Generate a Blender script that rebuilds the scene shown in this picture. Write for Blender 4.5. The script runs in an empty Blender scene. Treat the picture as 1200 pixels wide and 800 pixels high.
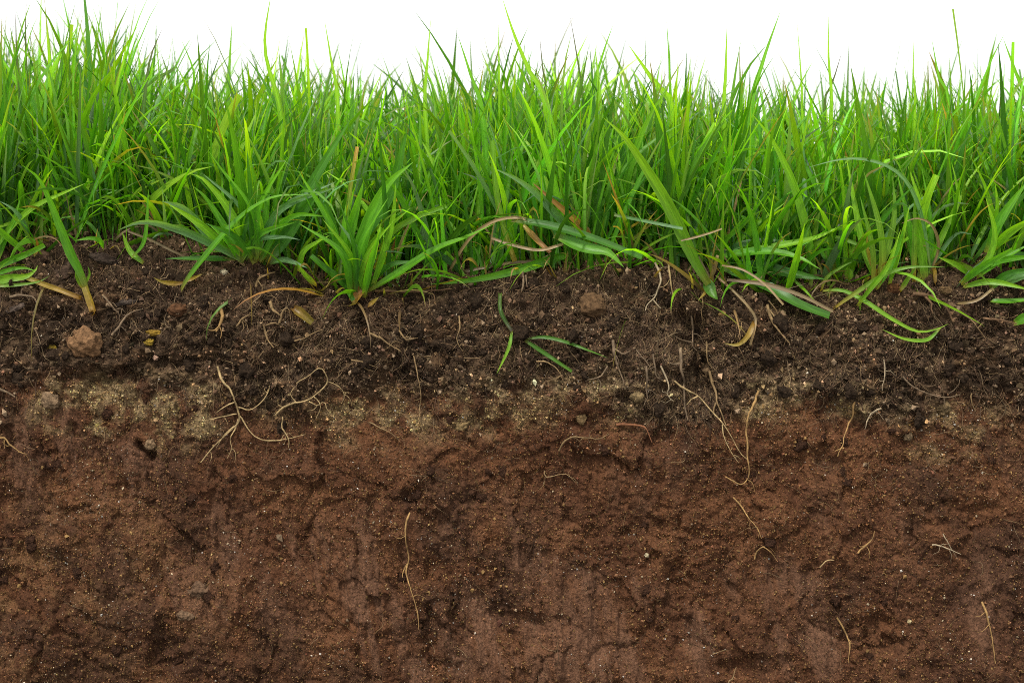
import bpy, math, random
import numpy as np
from mathutils import Vector

random.seed(7)
rng = np.random.default_rng(11)
sc = bpy.context.scene
col = sc.collection

# ------------------------------------------------------------------ camera, light, exposure
K = 0.0004            # metres per photo pixel (1200 wide) on the cut face
DIST = 0.90           # camera to the cut face
CAMZ = 0.060          # eye height above the soil edge
cam = bpy.data.cameras.new('camera')
cam.sensor_width = 36.0
cam.lens = 36.0 * DIST / (1200 * K)
cam.shift_y = -(CAMZ + 0.04) / (1200 * K)
cam.clip_start = 0.01
cam.clip_end = 50.0
cam.dof.use_dof = True
cam.dof.focus_distance = DIST + 0.01
cam.dof.aperture_fstop = 16.0
camo = bpy.data.objects.new('camera', cam)
camo.location = (0, -DIST, CAMZ)
camo.rotation_euler = (math.radians(90), 0, 0)
col.objects.link(camo)
sc.camera = camo

world = bpy.data.worlds.new('World')
sc.world = world
world.use_nodes = True
wn, wl = world.node_tree.nodes, world.node_tree.links
wn.clear()
w_out = wn.new('ShaderNodeOutputWorld')
w_bg = wn.new('ShaderNodeBackground')
w_bg.inputs['Strength'].default_value = 1.0
w_tc = wn.new('ShaderNodeTexCoord')
w_sep = wn.new('ShaderNodeSeparateXYZ')
w_ramp = wn.new('ShaderNodeValToRGB')      # white overcast sky, dull ground below the horizon
w_ramp.color_ramp.elements[0].position = 0.42
w_ramp.color_ramp.elements[0].color = (0.16, 0.15, 0.13, 1)
w_ramp.color_ramp.elements[1].position = 0.49
w_ramp.color_ramp.elements[1].color = (1, 1, 1, 1)
w_map = wn.new('ShaderNodeMath'); w_map.operation = 'MULTIPLY_ADD'
w_map.inputs[1].default_value = 0.5; w_map.inputs[2].default_value = 0.5
wl.new(w_tc.outputs['Generated'], w_sep.inputs[0])
wl.new(w_sep.outputs['Z'], w_map.inputs[0])
wl.new(w_map.outputs[0], w_ramp.inputs[0])
wl.new(w_ramp.outputs[0], w_bg.inputs['Color'])
wl.new(w_bg.outputs[0], w_out.inputs['Surface'])

sun = bpy.data.lights.new('sun', 'SUN')
sun.energy = 2.6
sun.angle = math.radians(7)
sun.color = (1.0, 0.96, 0.88)
suno = bpy.data.objects.new('sun', sun)
suno.rotation_euler = (math.radians(33), 0, math.radians(-28))
col.objects.link(suno)

sc.view_settings.view_transform = 'Standard'
sc.view_settings.look = 'None'
sc.view_settings.exposure = 0.45
sc.view_settings.gamma = 1.0
sc.view_settings.use_curve_mapping = False
sc.cycles.use_denoising = False
sc.cycles.pixel_filter_type = 'BLACKMAN_HARRIS'
sc.cycles.filter_width = 0.95
sc.cycles.max_bounces = 8
sc.cycles.diffuse_bounces = 4
sc.cycles.transmission_bounces = 6
sc.cycles.sample_clamp_indirect = 6

# ------------------------------------------------------------------ helpers
def P(px, py, y=0.0):
    s = (DIST + y) / DIST
    return np.array([(px - 600) * K * s, y, CAMZ + ((300 - CAMZ / K) - py) * K * s])

_perm = rng.permutation(256)
_perm = np.concatenate([_perm, _perm, _perm])
_grad = rng.normal(size=(256, 3)); _grad /= np.linalg.norm(_grad, axis=1)[:, None]
_grad = _grad.astype(np.float32)

def perlin(p, freq, seed=0):
    q = (p * freq + np.array([17.3, 5.7, 31.1]) * (seed + 1)).astype(np.float64)
    ip = np.floor(q).astype(np.int64)
    f = (q - ip).astype(np.float32)
    ip &= 255
    u = f * f * f * (f * (f * 6 - 15) + 10)
    res = 0
    for dx in (0, 1):
        wx = u[:, 0] if dx else 1 - u[:, 0]
        for dy in (0, 1):
            wy = u[:, 1] if dy else 1 - u[:, 1]
            for dz in (0, 1):
                wz = u[:, 2] if dz else 1 - u[:, 2]
                h = _perm[_perm[_perm[(ip[:, 0] + dx) & 255] + ((ip[:, 1] + dy) & 255)] + ((ip[:, 2] + dz) & 255)]
                g = _grad[h]
                res = res + wx * wy * wz * (g[:, 0] * (f[:, 0] - dx) + g[:, 1] * (f[:, 1] - dy) + g[:, 2] * (f[:, 2] - dz))
    return res * 1.6

def fbm(p, freq, octv, seed=0, gain=0.5):
    r = 0; a = 1.0
    for o in range(octv):
        r = r + a * perlin(p, freq * 2 ** o, seed + o)
        a *= gain
    return r

def worley(u, v, cell, seed):
    a = u / cell; b = v / cell
    ia = np.floor(a).astype(np.int64); ib = np.floor(b).astype(np.int64)
    tab = np.random.default_rng(seed).random((256, 3))
    best = np.full(u.shape, 9.0); rid = np.zeros(u.shape)
    for di in (-1, 0, 1):
        for dj in (-1, 0, 1):
            h = _perm[_perm[(ia + di) & 255] + ((ib + dj) & 255)]
            d = (ia + di + tab[h, 0] - a) ** 2 + (ib + dj + tab[h, 1] - b) ** 2
            m = d < best
            best = np.where(m, d, best); rid = np.where(m, tab[h, 2], rid)
    return np.sqrt(best), rid

def facets(u, v, cell, seed):
    """broken faces: each cell is a plane tilted its own way; returns height (in cells) and a random id"""
    a = u / cell; b = v / cell
    ia = np.floor(a).astype(np.int64); ib = np.floor(b).astype(np.int64)
    tab = np.random.default_rng(seed).random((256, 6))
    best = np.full(u.shape, 9.0); hgt = np.zeros(u.shape); rid = np.zeros(u.shape); sec = np.full(u.shape, 9.0)
    for di in (-1, 0, 1):
        for dj in (-1, 0, 1):
            h = _perm[_perm[(ia + di + 7 * seed) & 255] + ((ib + dj) & 255)]
            da = a - (ia + di + tab[h, 0]); db = b - (ib + dj + tab[h, 1])
            dd = da * da + db * db
            m = dd < best
            sec = np.where(m, best, np.minimum(sec, dd))
            best = np.where(m, dd, best)
            hgt = np.where(m, (tab[h, 2] - .5) * da * 1.6 + (tab[h, 3] - .5) * db * 1.6 + (tab[h, 4] - .5) * .8, hgt)
            rid = np.where(m, tab[h, 5], rid)
    return hgt, rid, np.sqrt(sec) - np.sqrt(best)

def sstep(a, b, x):
    t = np.clip((x - a) / (b - a), 0, 1)
    return t * t * (3 - 2 * t)

def ell(px, py, cx, cy, rx, ry):
    d = np.sqrt(((px - cx) / rx) ** 2 + ((py - cy) / ry) ** 2)
    return 1 - sstep(0.35, 1.1, d)

def mesh_np(name, verts, faces, colors=None, uvr=None, smooth=True):
    """faces: (n,3) or (n,4) integer array"""
    me = bpy.data.meshes.new(name)
    verts = np.asarray(verts, np.float32); faces = np.asarray(faces, np.int32)
    n, k = faces.shape
    me.vertices.add(len(verts)); me.vertices.foreach_set('co', verts.ravel())
    me.loops.add(n * k); me.loops.foreach_set('vertex_index', faces.ravel())
    me.polygons.add(n)
    me.polygons.foreach_set('loop_start', np.arange(0, n * k, k, dtype=np.int32))
    me.polygons.foreach_set('loop_total', np.full(n, k, np.int32))
    me.polygons.foreach_set('use_smooth', np.full(n, smooth, bool))
    me.update(calc_edges=True)
    if colors is not None:
        a = me.attributes.new('Col', 'FLOAT_COLOR', 'POINT')
        c = np.ones((len(verts), 4), np.float32); c[:, :3] = colors
        a.data.foreach_set('color', c.ravel())
    if uvr is not None:
        a = me.attributes.new('uvr', 'FLOAT_VECTOR', 'POINT')
        a.data.foreach_set('vector', np.asarray(uvr, np.float32).ravel())
    return me

def obj(name, me, mat, parent=None):
    o = bpy.data.objects.new(name, me)
    if mat and not me.materials:
        me.materials.append(mat)
    col.objects.link(o)
    if parent: o.parent = parent
    return o

def tag(o, label, cat=None, group=None, kind=None):
    if label: o['label'] = label
    if cat: o['category'] = cat
    if group: o['group'] = group
    if kind: o['kind'] = kind
    return o

def empty(name, loc=(0, 0, 0)):
    o = bpy.data.objects.new(name, None)
    o.empty_display_size = 0.01
    o.location = loc
    col.objects.link(o)
    return o

# ------------------------------------------------------------------ materials
def new_mat(name):
    m = bpy.data.materials.new(name); m.use_nodes = True
    nt = m.node_tree; nt.nodes.clear()
    return m, nt.nodes, nt.links

def soil_material(name, scale, lo, hi, bump, rough=0.95, spec=0.12):
    m, N, L = new_mat(name)
    out = N.new('ShaderNodeOutputMaterial'); b = N.new('ShaderNodeBsdfPrincipled')
    at = N.new('ShaderNodeAttribute'); at.attribute_name = 'Col'
    tc = N.new('ShaderNodeTexCoord')
    n1 = N.new('ShaderNodeTexNoise'); n1.inputs['Scale'].default_value = scale
    n1.inputs['Detail'].default_value = 5; n1.inputs['Roughness'].default_value = 0.72
    r = N.new('ShaderNodeValToRGB')
    r.color_ramp.elements[0].position = 0.32; r.color_ramp.elements[0].color = (lo, lo, lo, 1)
    r.color_ramp.elements[1].position = 0.70; r.color_ramp.elements[1].color = (hi, hi * 0.97, hi * 0.92, 1)
    mx = N.new('ShaderNodeMix'); mx.data_type = 'RGBA'; mx.blend_type = 'MULTIPLY'; mx.inputs['Factor'].default_value = 1
    bp = N.new('ShaderNodeBump'); bp.inputs['Strength'].default_value = 0.9; bp.inputs['Distance'].default_value = bump
    n2 = N.new('ShaderNodeTexNoise'); n2.inputs['Scale'].default_value = scale * 1.4
    n2.inputs['Detail'].default_value = 4; n2.inputs['Roughness'].default_value = 0.65
    L.new(tc.outputs['Object'], n1.inputs['Vector']); L.new(tc.outputs['Object'], n2.inputs['Vector'])
    L.new(n1.outputs['Fac'], r.inputs[0])
    L.new(at.outputs['Color'], mx.inputs['A']); L.new(r.outputs[0], mx.inputs['B'])
    L.new(mx.outputs['Result'], b.inputs['Base Color'])
    L.new(n2.outputs['Fac'], bp.inputs['Height']); L.new(bp.outputs[0], b.inputs['Normal'])
    b.inputs['Roughness'].default_value = rough
    b.inputs['Specular IOR Level'].default_value = spec
    L.new(b.outputs[0], out.inputs['Surface'])
    return m

M_SOIL = soil_material('soil', 900, 0.35, 2.0, 0.0012)
M_CRUMB = soil_material('soil_crumb', 1500, 0.5, 1.6, 0.0003)
M_CLOD = soil_material('clod', 2.6, 0.45, 1.8, 0.35)
M_STONE = soil_material('stone', 520, 0.35, 1.6, 0.0016, 0.9, 0.15)
M_ROOT = soil_material('root', 700, 0.6, 1.4, 0.0002, 0.8, 0.2)

def grass_material(name, trans):
    m, N, L = new_mat(name)
    out = N.new('ShaderNodeOutputMaterial'); b = N.new('ShaderNodeBsdfPrincipled')
    at = N.new('ShaderNodeAttribute'); at.attribute_name = 'Col'
    uv = N.new('ShaderNodeAttribute'); uv.attribute_name = 'uvr'
    sep = N.new('ShaderNodeSeparateXYZ'); L.new(uv.outputs['Vector'], sep.inputs[0])
    # veins run along the blade: stripes across its width, stretched noise along its length
    cmb = N.new('ShaderNodeCombineXYZ')
    mu = N.new('ShaderNodeMath'); mu.operation = 'MULTIPLY'; mu.inputs[1].default_value = 5.0
    mv = N.new('ShaderNodeMath'); mv.operation = 'MULTIPLY'; mv.inputs[1].default_value = 2.2
    mr = N.new('ShaderNodeMath'); mr.operation = 'MULTIPLY'; mr.inputs[1].default_value = 91.0
    L.new(sep.outputs['X'], mu.inputs[0]); L.new(sep.outputs['Y'], mv.inputs[0]); L.new(sep.outputs['Z'], mr.inputs[0])
    L.new(mu.outputs[0], cmb.inputs[0]); L.new(mv.outputs[0], cmb.inputs[1]); L.new(mr.outputs[0], cmb.inputs[2])
    nz = N.new('ShaderNodeTexNoise'); nz.inputs['Scale'].default_value = 1.0; nz.inputs['Detail'].default_value = 3
    L.new(cmb.outputs[0], nz.inputs['Vector'])
    r = N.new('ShaderNodeValToRGB')
    r.color_ramp.elements[0].position = 0.3; r.color_ramp.elements[0].color = (0.68, 0.72, 0.6, 1)
    r.color_ramp.elements[1].position = 0.7; r.color_ramp.elements[1].color = (1.3, 1.22, 1.25, 1)
    L.new(nz.outputs['Fac'], r.inputs[0])
    mx = N.new('ShaderNodeMix'); mx.data_type = 'RGBA'; mx.blend_type = 'MULTIPLY'; mx.inputs['Factor'].default_value = 1
    L.new(at.outputs['Color'], mx.inputs['A']); L.new(r.outputs[0], mx.inputs['B'])
    L.new(mx.outputs['Result'], b.inputs['Base Color'])
    b.inputs['Roughness'].default_value = 0.40
    b.inputs['Specular IOR Level'].default_value = 0.45
    bp = N.new('ShaderNodeBump'); bp.inputs['Strength'].default_value = 0.35; bp.inputs['Distance'].default_value = 0.0003
    L.new(nz.outputs['Fac'], bp.inputs['Height']); L.new(bp.outputs[0], b.inputs['Normal'])
    tr = N.new('ShaderNodeBsdfTranslucent')
    tm = N.new('ShaderNodeMix'); tm.data_type = 'RGBA'; tm.blend_type = 'MULTIPLY'; tm.inputs['Factor'].default_value = 1
    tm.inputs['B'].default_value = (2.7, 2.7, 0.36, 1)
    L.new(mx.outputs['Result'], tm.inputs['A']); L.new(tm.outputs['Result'], tr.inputs['Color'])
    ms = N.new('ShaderNodeMixShader'); ms.inputs[0].default_value = trans
    L.new(b.outputs[0], ms.inputs[1]); L.new(tr.outputs[0], ms.inputs[2])
    L.new(ms.outputs[0], out.inputs['Surface'])
    return m

M_GRASS = grass_material('grass_blade', 0.42)
M_STRAW = grass_material('dry_straw', 0.22)

# ------------------------------------------------------------------ the soil bank
prof = np.array([(0.34, 0.012), (0.25, 0.011), (0.18, 0.010), (0.10, 0.008), (0.06, 0.005), (0.035, 0.001), (0.018, -0.006),
                 (0.006, -0.018), (0.001, -0.034), (-0.001, -0.06), (-0.004, -0.10), (-0.007, -0.15), (-0.010, -0.222)])
def catmull(pts, n):
    pts = np.asarray(pts, float)
    q = np.vstack([2 * pts[0] - pts[1], pts, 2 * pts[-1] - pts[-2]])
    m = len(pts) - 1
    t = np.linspace(0, m, n); i = np.minimum(t.astype(int), m - 1); f = (t - i)[:, None]
    p0, p1, p2, p3 = q[i], q[i + 1], q[i + 2], q[i + 3]
    return 0.5 * (2 * p1 + (p2 - p0) * f + (2 * p0 - 5 * p1 + 4 * p2 - p3) * f ** 2 + (3 * p1 - p0 - 3 * p2 + p3) * f ** 3)
def resample(pts, n):
    c = catmull(pts, 400)
    s = np.concatenate([[0], np.cumsum(np.linalg.norm(np.diff(c, axis=0), axis=1))])
    t = np.linspace(0, s[-1], n)
    return np.stack([np.interp(t, s, c[:, k]) for k in range(c.shape[1])], 1)

STEP = 0.00064
pc = resample(prof, 3000)
ps = np.concatenate([[0], np.cumsum(np.linalg.norm(np.diff(pc, axis=0), axis=1))])
s_dense = ps[np.argmin(np.abs(pc[:, 0] - 0.075))]
s_rows = np.concatenate([np.linspace(0, s_dense, 55, endpoint=False), np.arange(s_dense, ps[-1], STEP)])
py_ = np.interp(s_rows, ps, pc[:, 0]); pz_ = np.interp(s_rows, ps, pc[:, 1])
ty = np.gradient(py_, s_rows); tz = np.gradient(pz_, s_rows)
ny, nz_ = tz, -ty                      # outward: up on top, towards the camera on the face
nl = np.hypot(ny, nz_); ny /= nl; nz_ /= nl
xs_in = np.arange(-0.268, 0.268, STEP)
xs_l = -0.268 - np.linspace(0.17, 0.004, 42)
xs = np.concatenate([xs_l, xs_in, -xs_l[::-1]])
NR, NC = len(s_rows), len(xs)

_ex = np.array([-400, 0, 120, 250, 330, 420, 520, 600, 700, 780, 850, 950, 1050, 1130, 1200, 1600])
_ez = np.array([5, 5, 7, 2, -4, -9, -6, -3, -1, -3, -7, -8, -6, -4, -6, -6]) * 0.001
def edge_dz(x):
    return np.interp(x / K + 600, _ex, _ez)

X = np.repeat(xs[None, :], NR, 0).ravel()
S = np.repeat(s_rows[:, None], NC, 1).ravel()
top_w = np.clip((pz_ + 0.055) / 0.055, 0, 1)
Y = np.repeat(py_[:, None], NC, 1).ravel()
Z = (np.repeat(pz_[:, None], NC, 1) + top_w[:, None] * edge_dz(xs)[None, :]).ravel()
base = np.stack([X, Y, Z], 1)
PX = X / K + 600; PY = 300 - Z / K

def layers(px, py, pos):
    """weights of the soil layers at photo-like coordinates on the cut (0..1)"""
    wob = fbm(pos, 22, 4, 40) * 26 + fbm(pos, 130, 3, 46) * 14
    b1 = np.interp(px, [0, 90, 240, 330, 450, 560, 680, 780, 850, 950, 1050, 1200], [455, 440, 436, 470, 462, 452, 455, 480, 480, 455, 470, 485])
    humus = 1 - sstep(-16, 20, py + wob - b1)
    sand = np.zeros_like(px)
    for cx, cy, rx, ry, a in [(150, 472, 115, 36, 1.35), (205, 490, 60, 36, 1.1), (90, 478, 70, 28, .9), (455, 485, 110, 36, .75), (560, 480, 100, 30, .95), (600, 458, 90, 24, .9),
                              (700, 455, 90, 28, .9), (745, 470, 60, 30, .8), (935, 458, 70, 30, 1.0), (895, 465, 50, 35, .7),
                              (1000, 470, 50, 26, .6), (640, 478, 120, 20, .6), (120, 455, 80, 20, .8), (1120, 492, 80, 34, .6), (1100, 515, 60, 26, .5), (400, 500, 60, 22, .5),
                              (330, 470, 80, 30, .35)]:
        sand = np.maximum(sand, a * ell(px, py, cx, cy, rx * 1.15, ry * 1.25))
    sand = np.clip(sand * np.interp(px, [0, 250, 350, 1200], [1, 1, .8, .75]) * (0.68 + 1.7 * fbm(pos, 80, 4, 52)), 0, 1)
    smear = np.zeros_like(px)
    for cx, cy, rx, ry, a in [(440, 700, 55, 120, 1), (560, 740, 80, 70, .8), (650, 760, 110, 60, .9), (620, 665, 45, 40, .8), (700, 700, 90, 50, .7), (720, 770, 60, 60, .8),
                              (900, 690, 70, 60, .9), (930, 755, 70, 50, .7), (835, 740, 40, 60, .8), (235, 690, 55, 50, 1.5), (350, 680, 60, 110, .75), (272, 615, 34, 55, 1.1),
                              (60, 530, 50, 80, 1.6), (150, 560, 50, 60, .6), (1175, 550, 40, 40, .7), (500, 790, 60, 40, .7), (300, 540, 90, 40, .3), (1150, 700, 30, 90, .4), (1060, 620, 40, 80, .35), (580, 600, 120, 60, .3), (180, 640, 60, 80, .4), (760, 560, 60, 70, .3), (960, 600, 60, 60, .3)]:
        smear = np.maximum(smear, a * ell(px, py, cx, cy, rx, ry))
    st = (pos + .25 * pos[:, [2, 1, 0]] * np.array([1, 0, 0])) * np.array([1.0, 1.0, 0.16])
    smear = np.clip(smear * (0.72 + 1.7 * fbm(st, 95, 5, 60, .65)), 0, 1) * (1 - humus)
    return humus, sand, smear

def soil_colour(px, py, pos, faces):
    humus, sand, smear = layers(px, py, pos)
    smear = np.clip(smear * faces, 0, 1)
    n_med = fbm(pos, 38, 4, 70); n_sm = fbm(pos, 190, 3, 76); n_l = fbm(pos, 13, 3, 80)
    lerp = lambda a, b, t: a + (b - a) * t[:, None]
    C = lambda r, g, b: np.array([[r, g, b]])
    sub = lerp(C(.084, .0365, .0185), C(.126, .056, .027), sstep(-.35, .5, n_med + .5 * n_sm))
    warm = sstep(420, 60, px) * sstep(540, 640, py)
    sub = lerp(sub, C(.145, .080, .038), .55 * warm * sstep(-.2, .5, n_sm + n_med))
    sub = lerp(sub, C(.050, .026, .016), .68 * sstep(.12, .55, -n_l + .45 * fbm(pos, 60, 3, 90)))
    drk = sstep(930, 1150, px) * sstep(600, 690, py)
    sub = lerp(sub, C(.062, .031, .020), .5 * drk)
    rust = sstep(.35, .6, fbm(pos, 55, 3, 95))
    sub = lerp(sub, C(.125, .052, .024), .3 * rust)
    sub = lerp(sub, C(.150, .078, .047), .85 * smear)
    top = lerp(C(.038, .024, .0145), C(.085, .053, .031), sstep(-.4, .5, n_med + .7 * n_sm))
    top = lerp(top, C(.105, .060, .031), .6 * sstep(.2, .55, fbm(pos, 75, 3, 99)))
    c = lerp(sub, top, humus)
    c = lerp(c, C(.250, .178, .094), np.clip(sand, 0, 1) * sstep(-.75, .25, n_sm + .4 * n_med) * .9)
    return np.clip(c, .008, 1), humus, sand, smear

_wa = .010 * fbm(base, 40, 4, 200); _wb = .010 * fbm(base, 42, 4, 210)
FH1, FR1, FE1 = facets(X + _wa, S * .8 + _wb, .034, 5)
FH2, FR2, FE2 = facets(X + _wa * .7, S * .85 + _wb * .7, .013, 6)
COLR, HUM, SAND, SMEAR = soil_colour(PX, PY, base, .5 + .7 * (.6 * (FR1 > .45) + .4 * (FR2 > .4)))

# relief of the cut
rough = 1 - .75 * SMEAR
SUB = 1 - HUM
d = .0050 * fbm(base, 14, 2, 1)
d = d + .0026 * fbm(base, 42, 2, 5) * (.6 + .6 * HUM)
d = d + .0036 * FH1 * (.25 + .75 * SUB) + .0019 * FH2 * (.5 + .5 * SUB) * (1 - .5 * SMEAR)
d = d - .0006 * (1 - sstep(.0, .2, FE1)) * SUB * (FR1 > .35)
w1, r1 = worley(X + .007 * fbm(base, 50, 3, 8), S * .8 + .006 * fbm(base, 55, 3, 88), .0125, 3)
w2, r2 = worley(X + .0028 * fbm(base, 140, 2, 9), S + .0025 * fbm(base, 150, 2, 89), .0042, 4)
d = d + (.0026 * (.5 + r1) * (1 - np.clip(w1 * 1.1, 0, 1) ** 2) * (.42 + .68 * HUM)) * rough
d = d + ((.0017 + .0008 * HUM) * (.4 + r2) * (1 - np.clip(w2 * 1.1, 0, 1) ** 2) * (.55 + .5 * HUM)) * rough
an = base * np.array([1.0, 1.0, .55])
d = d + (.0019 * HUM * fbm(base, 210, 2, 12) + .0014 * (1 - HUM) * fbm(an, 190, 2, 13)) * rough
d = d + (.0006 + .0007 * HUM) * fbm(base, 560, 2, 15) * (.35 + .65 * rough)
stv = base * np.array([1.0, 1.0, 0.16])
d = d + .0030 * fbm(stv, 120, 4, 18, .65) * np.clip(SMEAR + .25 * SUB, 0, 1)                      # spade drag marks
WOB = fbm(base, 70, 4, 21) * 22
# hollows, ledges and cracks seen in the cut (px, py, rx, ry, depth in mm)
for cx, cy, rx, ry, dep in [(812, 405, 26, 70, 11), (826, 440, 14, 40, 7), (790, 370, 30, 24, 5), (420, 378, 10, 24, 6), (150, 436, 110, 9, 5), (230, 428, 60, 8, 4),
                            (172, 527, 9, 9, 7), (500, 600, 24, 40, 4), (505, 740, 12, 50, 4), (195, 770, 26, 50, 5), (790, 690, 24, 90, 3.5),
                            (600, 716, 50, 13, 2.4), (640, 724, 40, 10, 2), (990, 470, 40, 20, 2), (700, 490, 60, 16, 2.5), (570, 500, 30, 14, 3),
                            (80, 600, 50, 18, 2), (20, 672, 30, 16, 2.5), (260, 600, 16, 60, 3), (890, 775, 60, 14, 2.5), (860, 790, 24, 24, 3), (1025, 735, 26, 26, 4),
                            (930, 545, 70, 18, 2), (690, 640, 16, 40, 3), (470, 440, 40, 20, 3), (330, 430, 50, 16, 3), (60, 370, 40, 10, 4), (560, 380, 26, 20, 3),
                            (1130, 600, 60, 20, 3), (760, 620, 60, 16, 2.5)]:
    wobx = WOB
    d = d - dep * .001 * ell(PX + wobx, PY + wobx * .7, cx, cy, rx, ry)
NRM_Y = np.repeat(ny[:, None], NC, 1).ravel(); NRM_Z = np.repeat(nz_[:, None], NC, 1).ravel()
fade_top = np.repeat(np.clip((0.16 - py_) / 0.08, .45, 1)[:, None], NC, 1).ravel()
d = d * fade_top
POS = np.stack([X + .0009 * fbm(base, 260, 2, 25) * rough, Y + NRM_Y * d, Z + NRM_Z * d], 1)
G = POS.reshape(NR, NC, 3)
gu = np.gradient(G, axis=1); gv = np.gradient(G, axis=0)
NORM = np.cross(gv, gu); NORM /= np.linalg.norm(NORM, axis=2)[..., None] + 1e-12
if NORM[NR // 2 + 60, NC // 2, 1] > 0 and NORM[-40, :, 1].mean() > 0:
    NORM = -NORM
NORMF = NORM.reshape(-1, 3)
sp = DIST / (DIST + POS[:, 1])
GPX = 600 + POS[:, 0] * sp / K
GPY = (300 - CAMZ / K) - (POS[:, 2] - CAMZ) * sp / K
on_face = np.repeat((py_ < 0.074)[:, None], NC, 1).ravel()

def surf(px, py):
    d2 = (GPX - px) ** 2 + (GPY - py) ** 2
    c = np.nonzero((d2 < 5) & on_face)[0]
    if len(c) == 0:
        i = int(np.argmin(np.where(on_face, d2, 1e9)))
        return POS[i], NORMF[i], math.sqrt(d2[i])
    i = c[np.argmin(POS[c, 1])]
    return POS[i], NORMF[i], 0.0

def top_z(x, y):
    z = np.interp(y, py_[::-1], pz_[::-1])
    return z + np.clip((z + .055) / .055, 0, 1) * edge_dz(x)

idx = np.arange(NR * NC).reshape(NR, NC)
quads = np.stack([idx[:-1, :-1], idx[1:, :-1], idx[1:, 1:], idx[:-1, 1:]], -1).reshape(-1, 4)
qh = HUM[quads[:, 0]]; qs = SAND[quads[:, 0]]
qpy = PY[quads[:, 0]]
which = np.where((qs > .42) & (qpy > 425), 1, np.where((qh > .5) | (qpy < 400), 0, 2))
soil = empty('soil_bank')
tag(soil, 'cut bank of brown soil in three layers below the grass', 'soil', kind='structure')
parts = {}
for k, nm, lb in [(0, 'topsoil', 'dark crumbly topsoil full of fine roots'),
                  (1, 'sandy_layer', 'pale khaki sandy patches between topsoil and subsoil'),
                  (2, 'subsoil', 'reddish brown subsoil with scraped smooth patches')]:
    q = quads[which == k]
    used, inv = np.unique(q, return_inverse=True)
    parts[nm] = obj(nm, mesh_np(nm, POS[used], inv.reshape(-1, 4), COLR[used] * .82), M_SOIL, soil)  # bare soil darkened in its colour, imitating shade in the gaps between crumbs
    parts[nm]['label'] = lb
# the block's sides, back and underside
ring_b = []
def wall_strip(name, pts):
    n = len(pts)
    low = pts.copy(); low[:, 2] = -0.2225
    v = np.vstack([pts, low]); i = np.arange(n - 1)
    f = np.stack([i, i + n, i + n + 1, i + 1], 1)
    c = np.tile(np.array([[.11, .055, .032]]), (len(v), 1))
    obj(name, mesh_np(name, v, f, c), M_SOIL, soil)
wall_strip('side_face', G[:, 0].copy()); wall_strip('side_face', G[:, -1].copy()); wall_strip('rear_face', G[0].copy())

# ------------------------------------------------------------------ crumbs, clods, grit
def ico(level):
    t = (1 + 5 ** .5) / 2
    v = [(-1, t, 0), (1, t, 0), (-1, -t, 0), (1, -t, 0), (0, -1, t), (0, 1, t), (0, -1, -t), (0, 1, -t), (t, 0, -1), (t, 0, 1), (-t, 0, -1), (-t, 0, 1)]
    f = [(0, 11, 5), (0, 5, 1), (0, 1, 7), (0, 7, 10), (0, 10, 11), (1, 5, 9), (5, 11, 4), (11, 10, 2), (10, 7, 6), (7, 1, 8),
         (3, 9, 4), (3, 4, 2), (3, 2, 6), (3, 6, 8), (3, 8, 9), (4, 9, 5), (2, 4, 11), (6, 2, 10), (8, 6, 7), (9, 8, 1)]
    v = [np.array(a, float) / np.linalg.norm(a) for a in v]
    for _ in range(level):
        cache = {}; nf = []
        def mid(a, b):
            key = (min(a, b), max(a, b))
            if key not in cache:
                m = v[a] + v[b]; v.append(m / np.linalg.norm(m)); cache[key] = len(v) - 1
            return cache[key]
        for a, b, c in f:
            ab, bc, ca = mid(a, b), mid(b, c), mid(c, a)
            nf += [(a, ab, ca), (b, bc, ab), (c, ca, bc), (ab, bc, ca)]
        f = nf
    return np.array(v), np.array(f)

ICO0 = ico(0); ICO1 = ico(1); ICO2 = ico(2); ICO3 = ico(3)
OCT = (np.array([(1, 0, 0), (-1, 0, 0), (0, 1, 0), (0, -1, 0), (0, 0, 1), (0, 0, -1)], float),
       np.array([(0, 2, 4), (2, 1, 4), (1, 3, 4), (3, 0, 4), (2, 0, 5), (1, 2, 5), (3, 1, 5), (0, 3, 5)]))

def rand_rot(n):
    q = rng.normal(size=(n, 4)); q /= np.linalg.norm(q, axis=1)[:, None]
    w, x, y, z = q.T
    return np.stack([np.stack([1 - 2 * (y * y + z * z), 2 * (x * y - z * w), 2 * (x * z + y * w)], 1),
                     np.stack([2 * (x * y + z * w), 1 - 2 * (x * x + z * z), 2 * (y * z - x * w)], 1),
                     np.stack([2 * (x * z - y * w), 2 * (y * z + x * w), 1 - 2 * (x * x + y * y)], 1)], 1)

def scatter(name, ids, sizes, cols, proto, mat, jitter=.28, lift=.45, flat=.6, smooth=False):
    n = len(ids); bv, bf = proto
    sh = bv[None] * (1 + jitter * rng.normal(size=(n, len(bv), 1)).clip(-2, 2))
    ax = np.stack([np.ones(n), rng.uniform(.6, 1, n), rng.uniform(flat, 1, n)], 1)
    sh = sh * ax[:, None, :] * sizes[:, None, None]
    sh = np.einsum('nij,nkj->nki', rand_rot(n), sh)
    v = sh + (POS[ids] + NORMF[ids] * sizes[:, None] * lift)[:, None, :]
    f = (bf[None] + (np.arange(n) * len(bv))[:, None, None]).reshape(-1, 3)
    c = np.repeat(cols, len(bv), 0)
    return mesh_np(name, v.reshape(-1, 3), f, c, smooth=smooth)

inview = (np.abs(GPX - 600) < 640) & (GPY < 815) & on_face
cand = np.nonzero(inview)[0]
def pick(n, weight):
    w = weight[cand]; w = w / w.sum()
    return cand[np.searchsorted(np.cumsum(w), rng.random(n)).clip(0, len(cand) - 1)]

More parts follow.
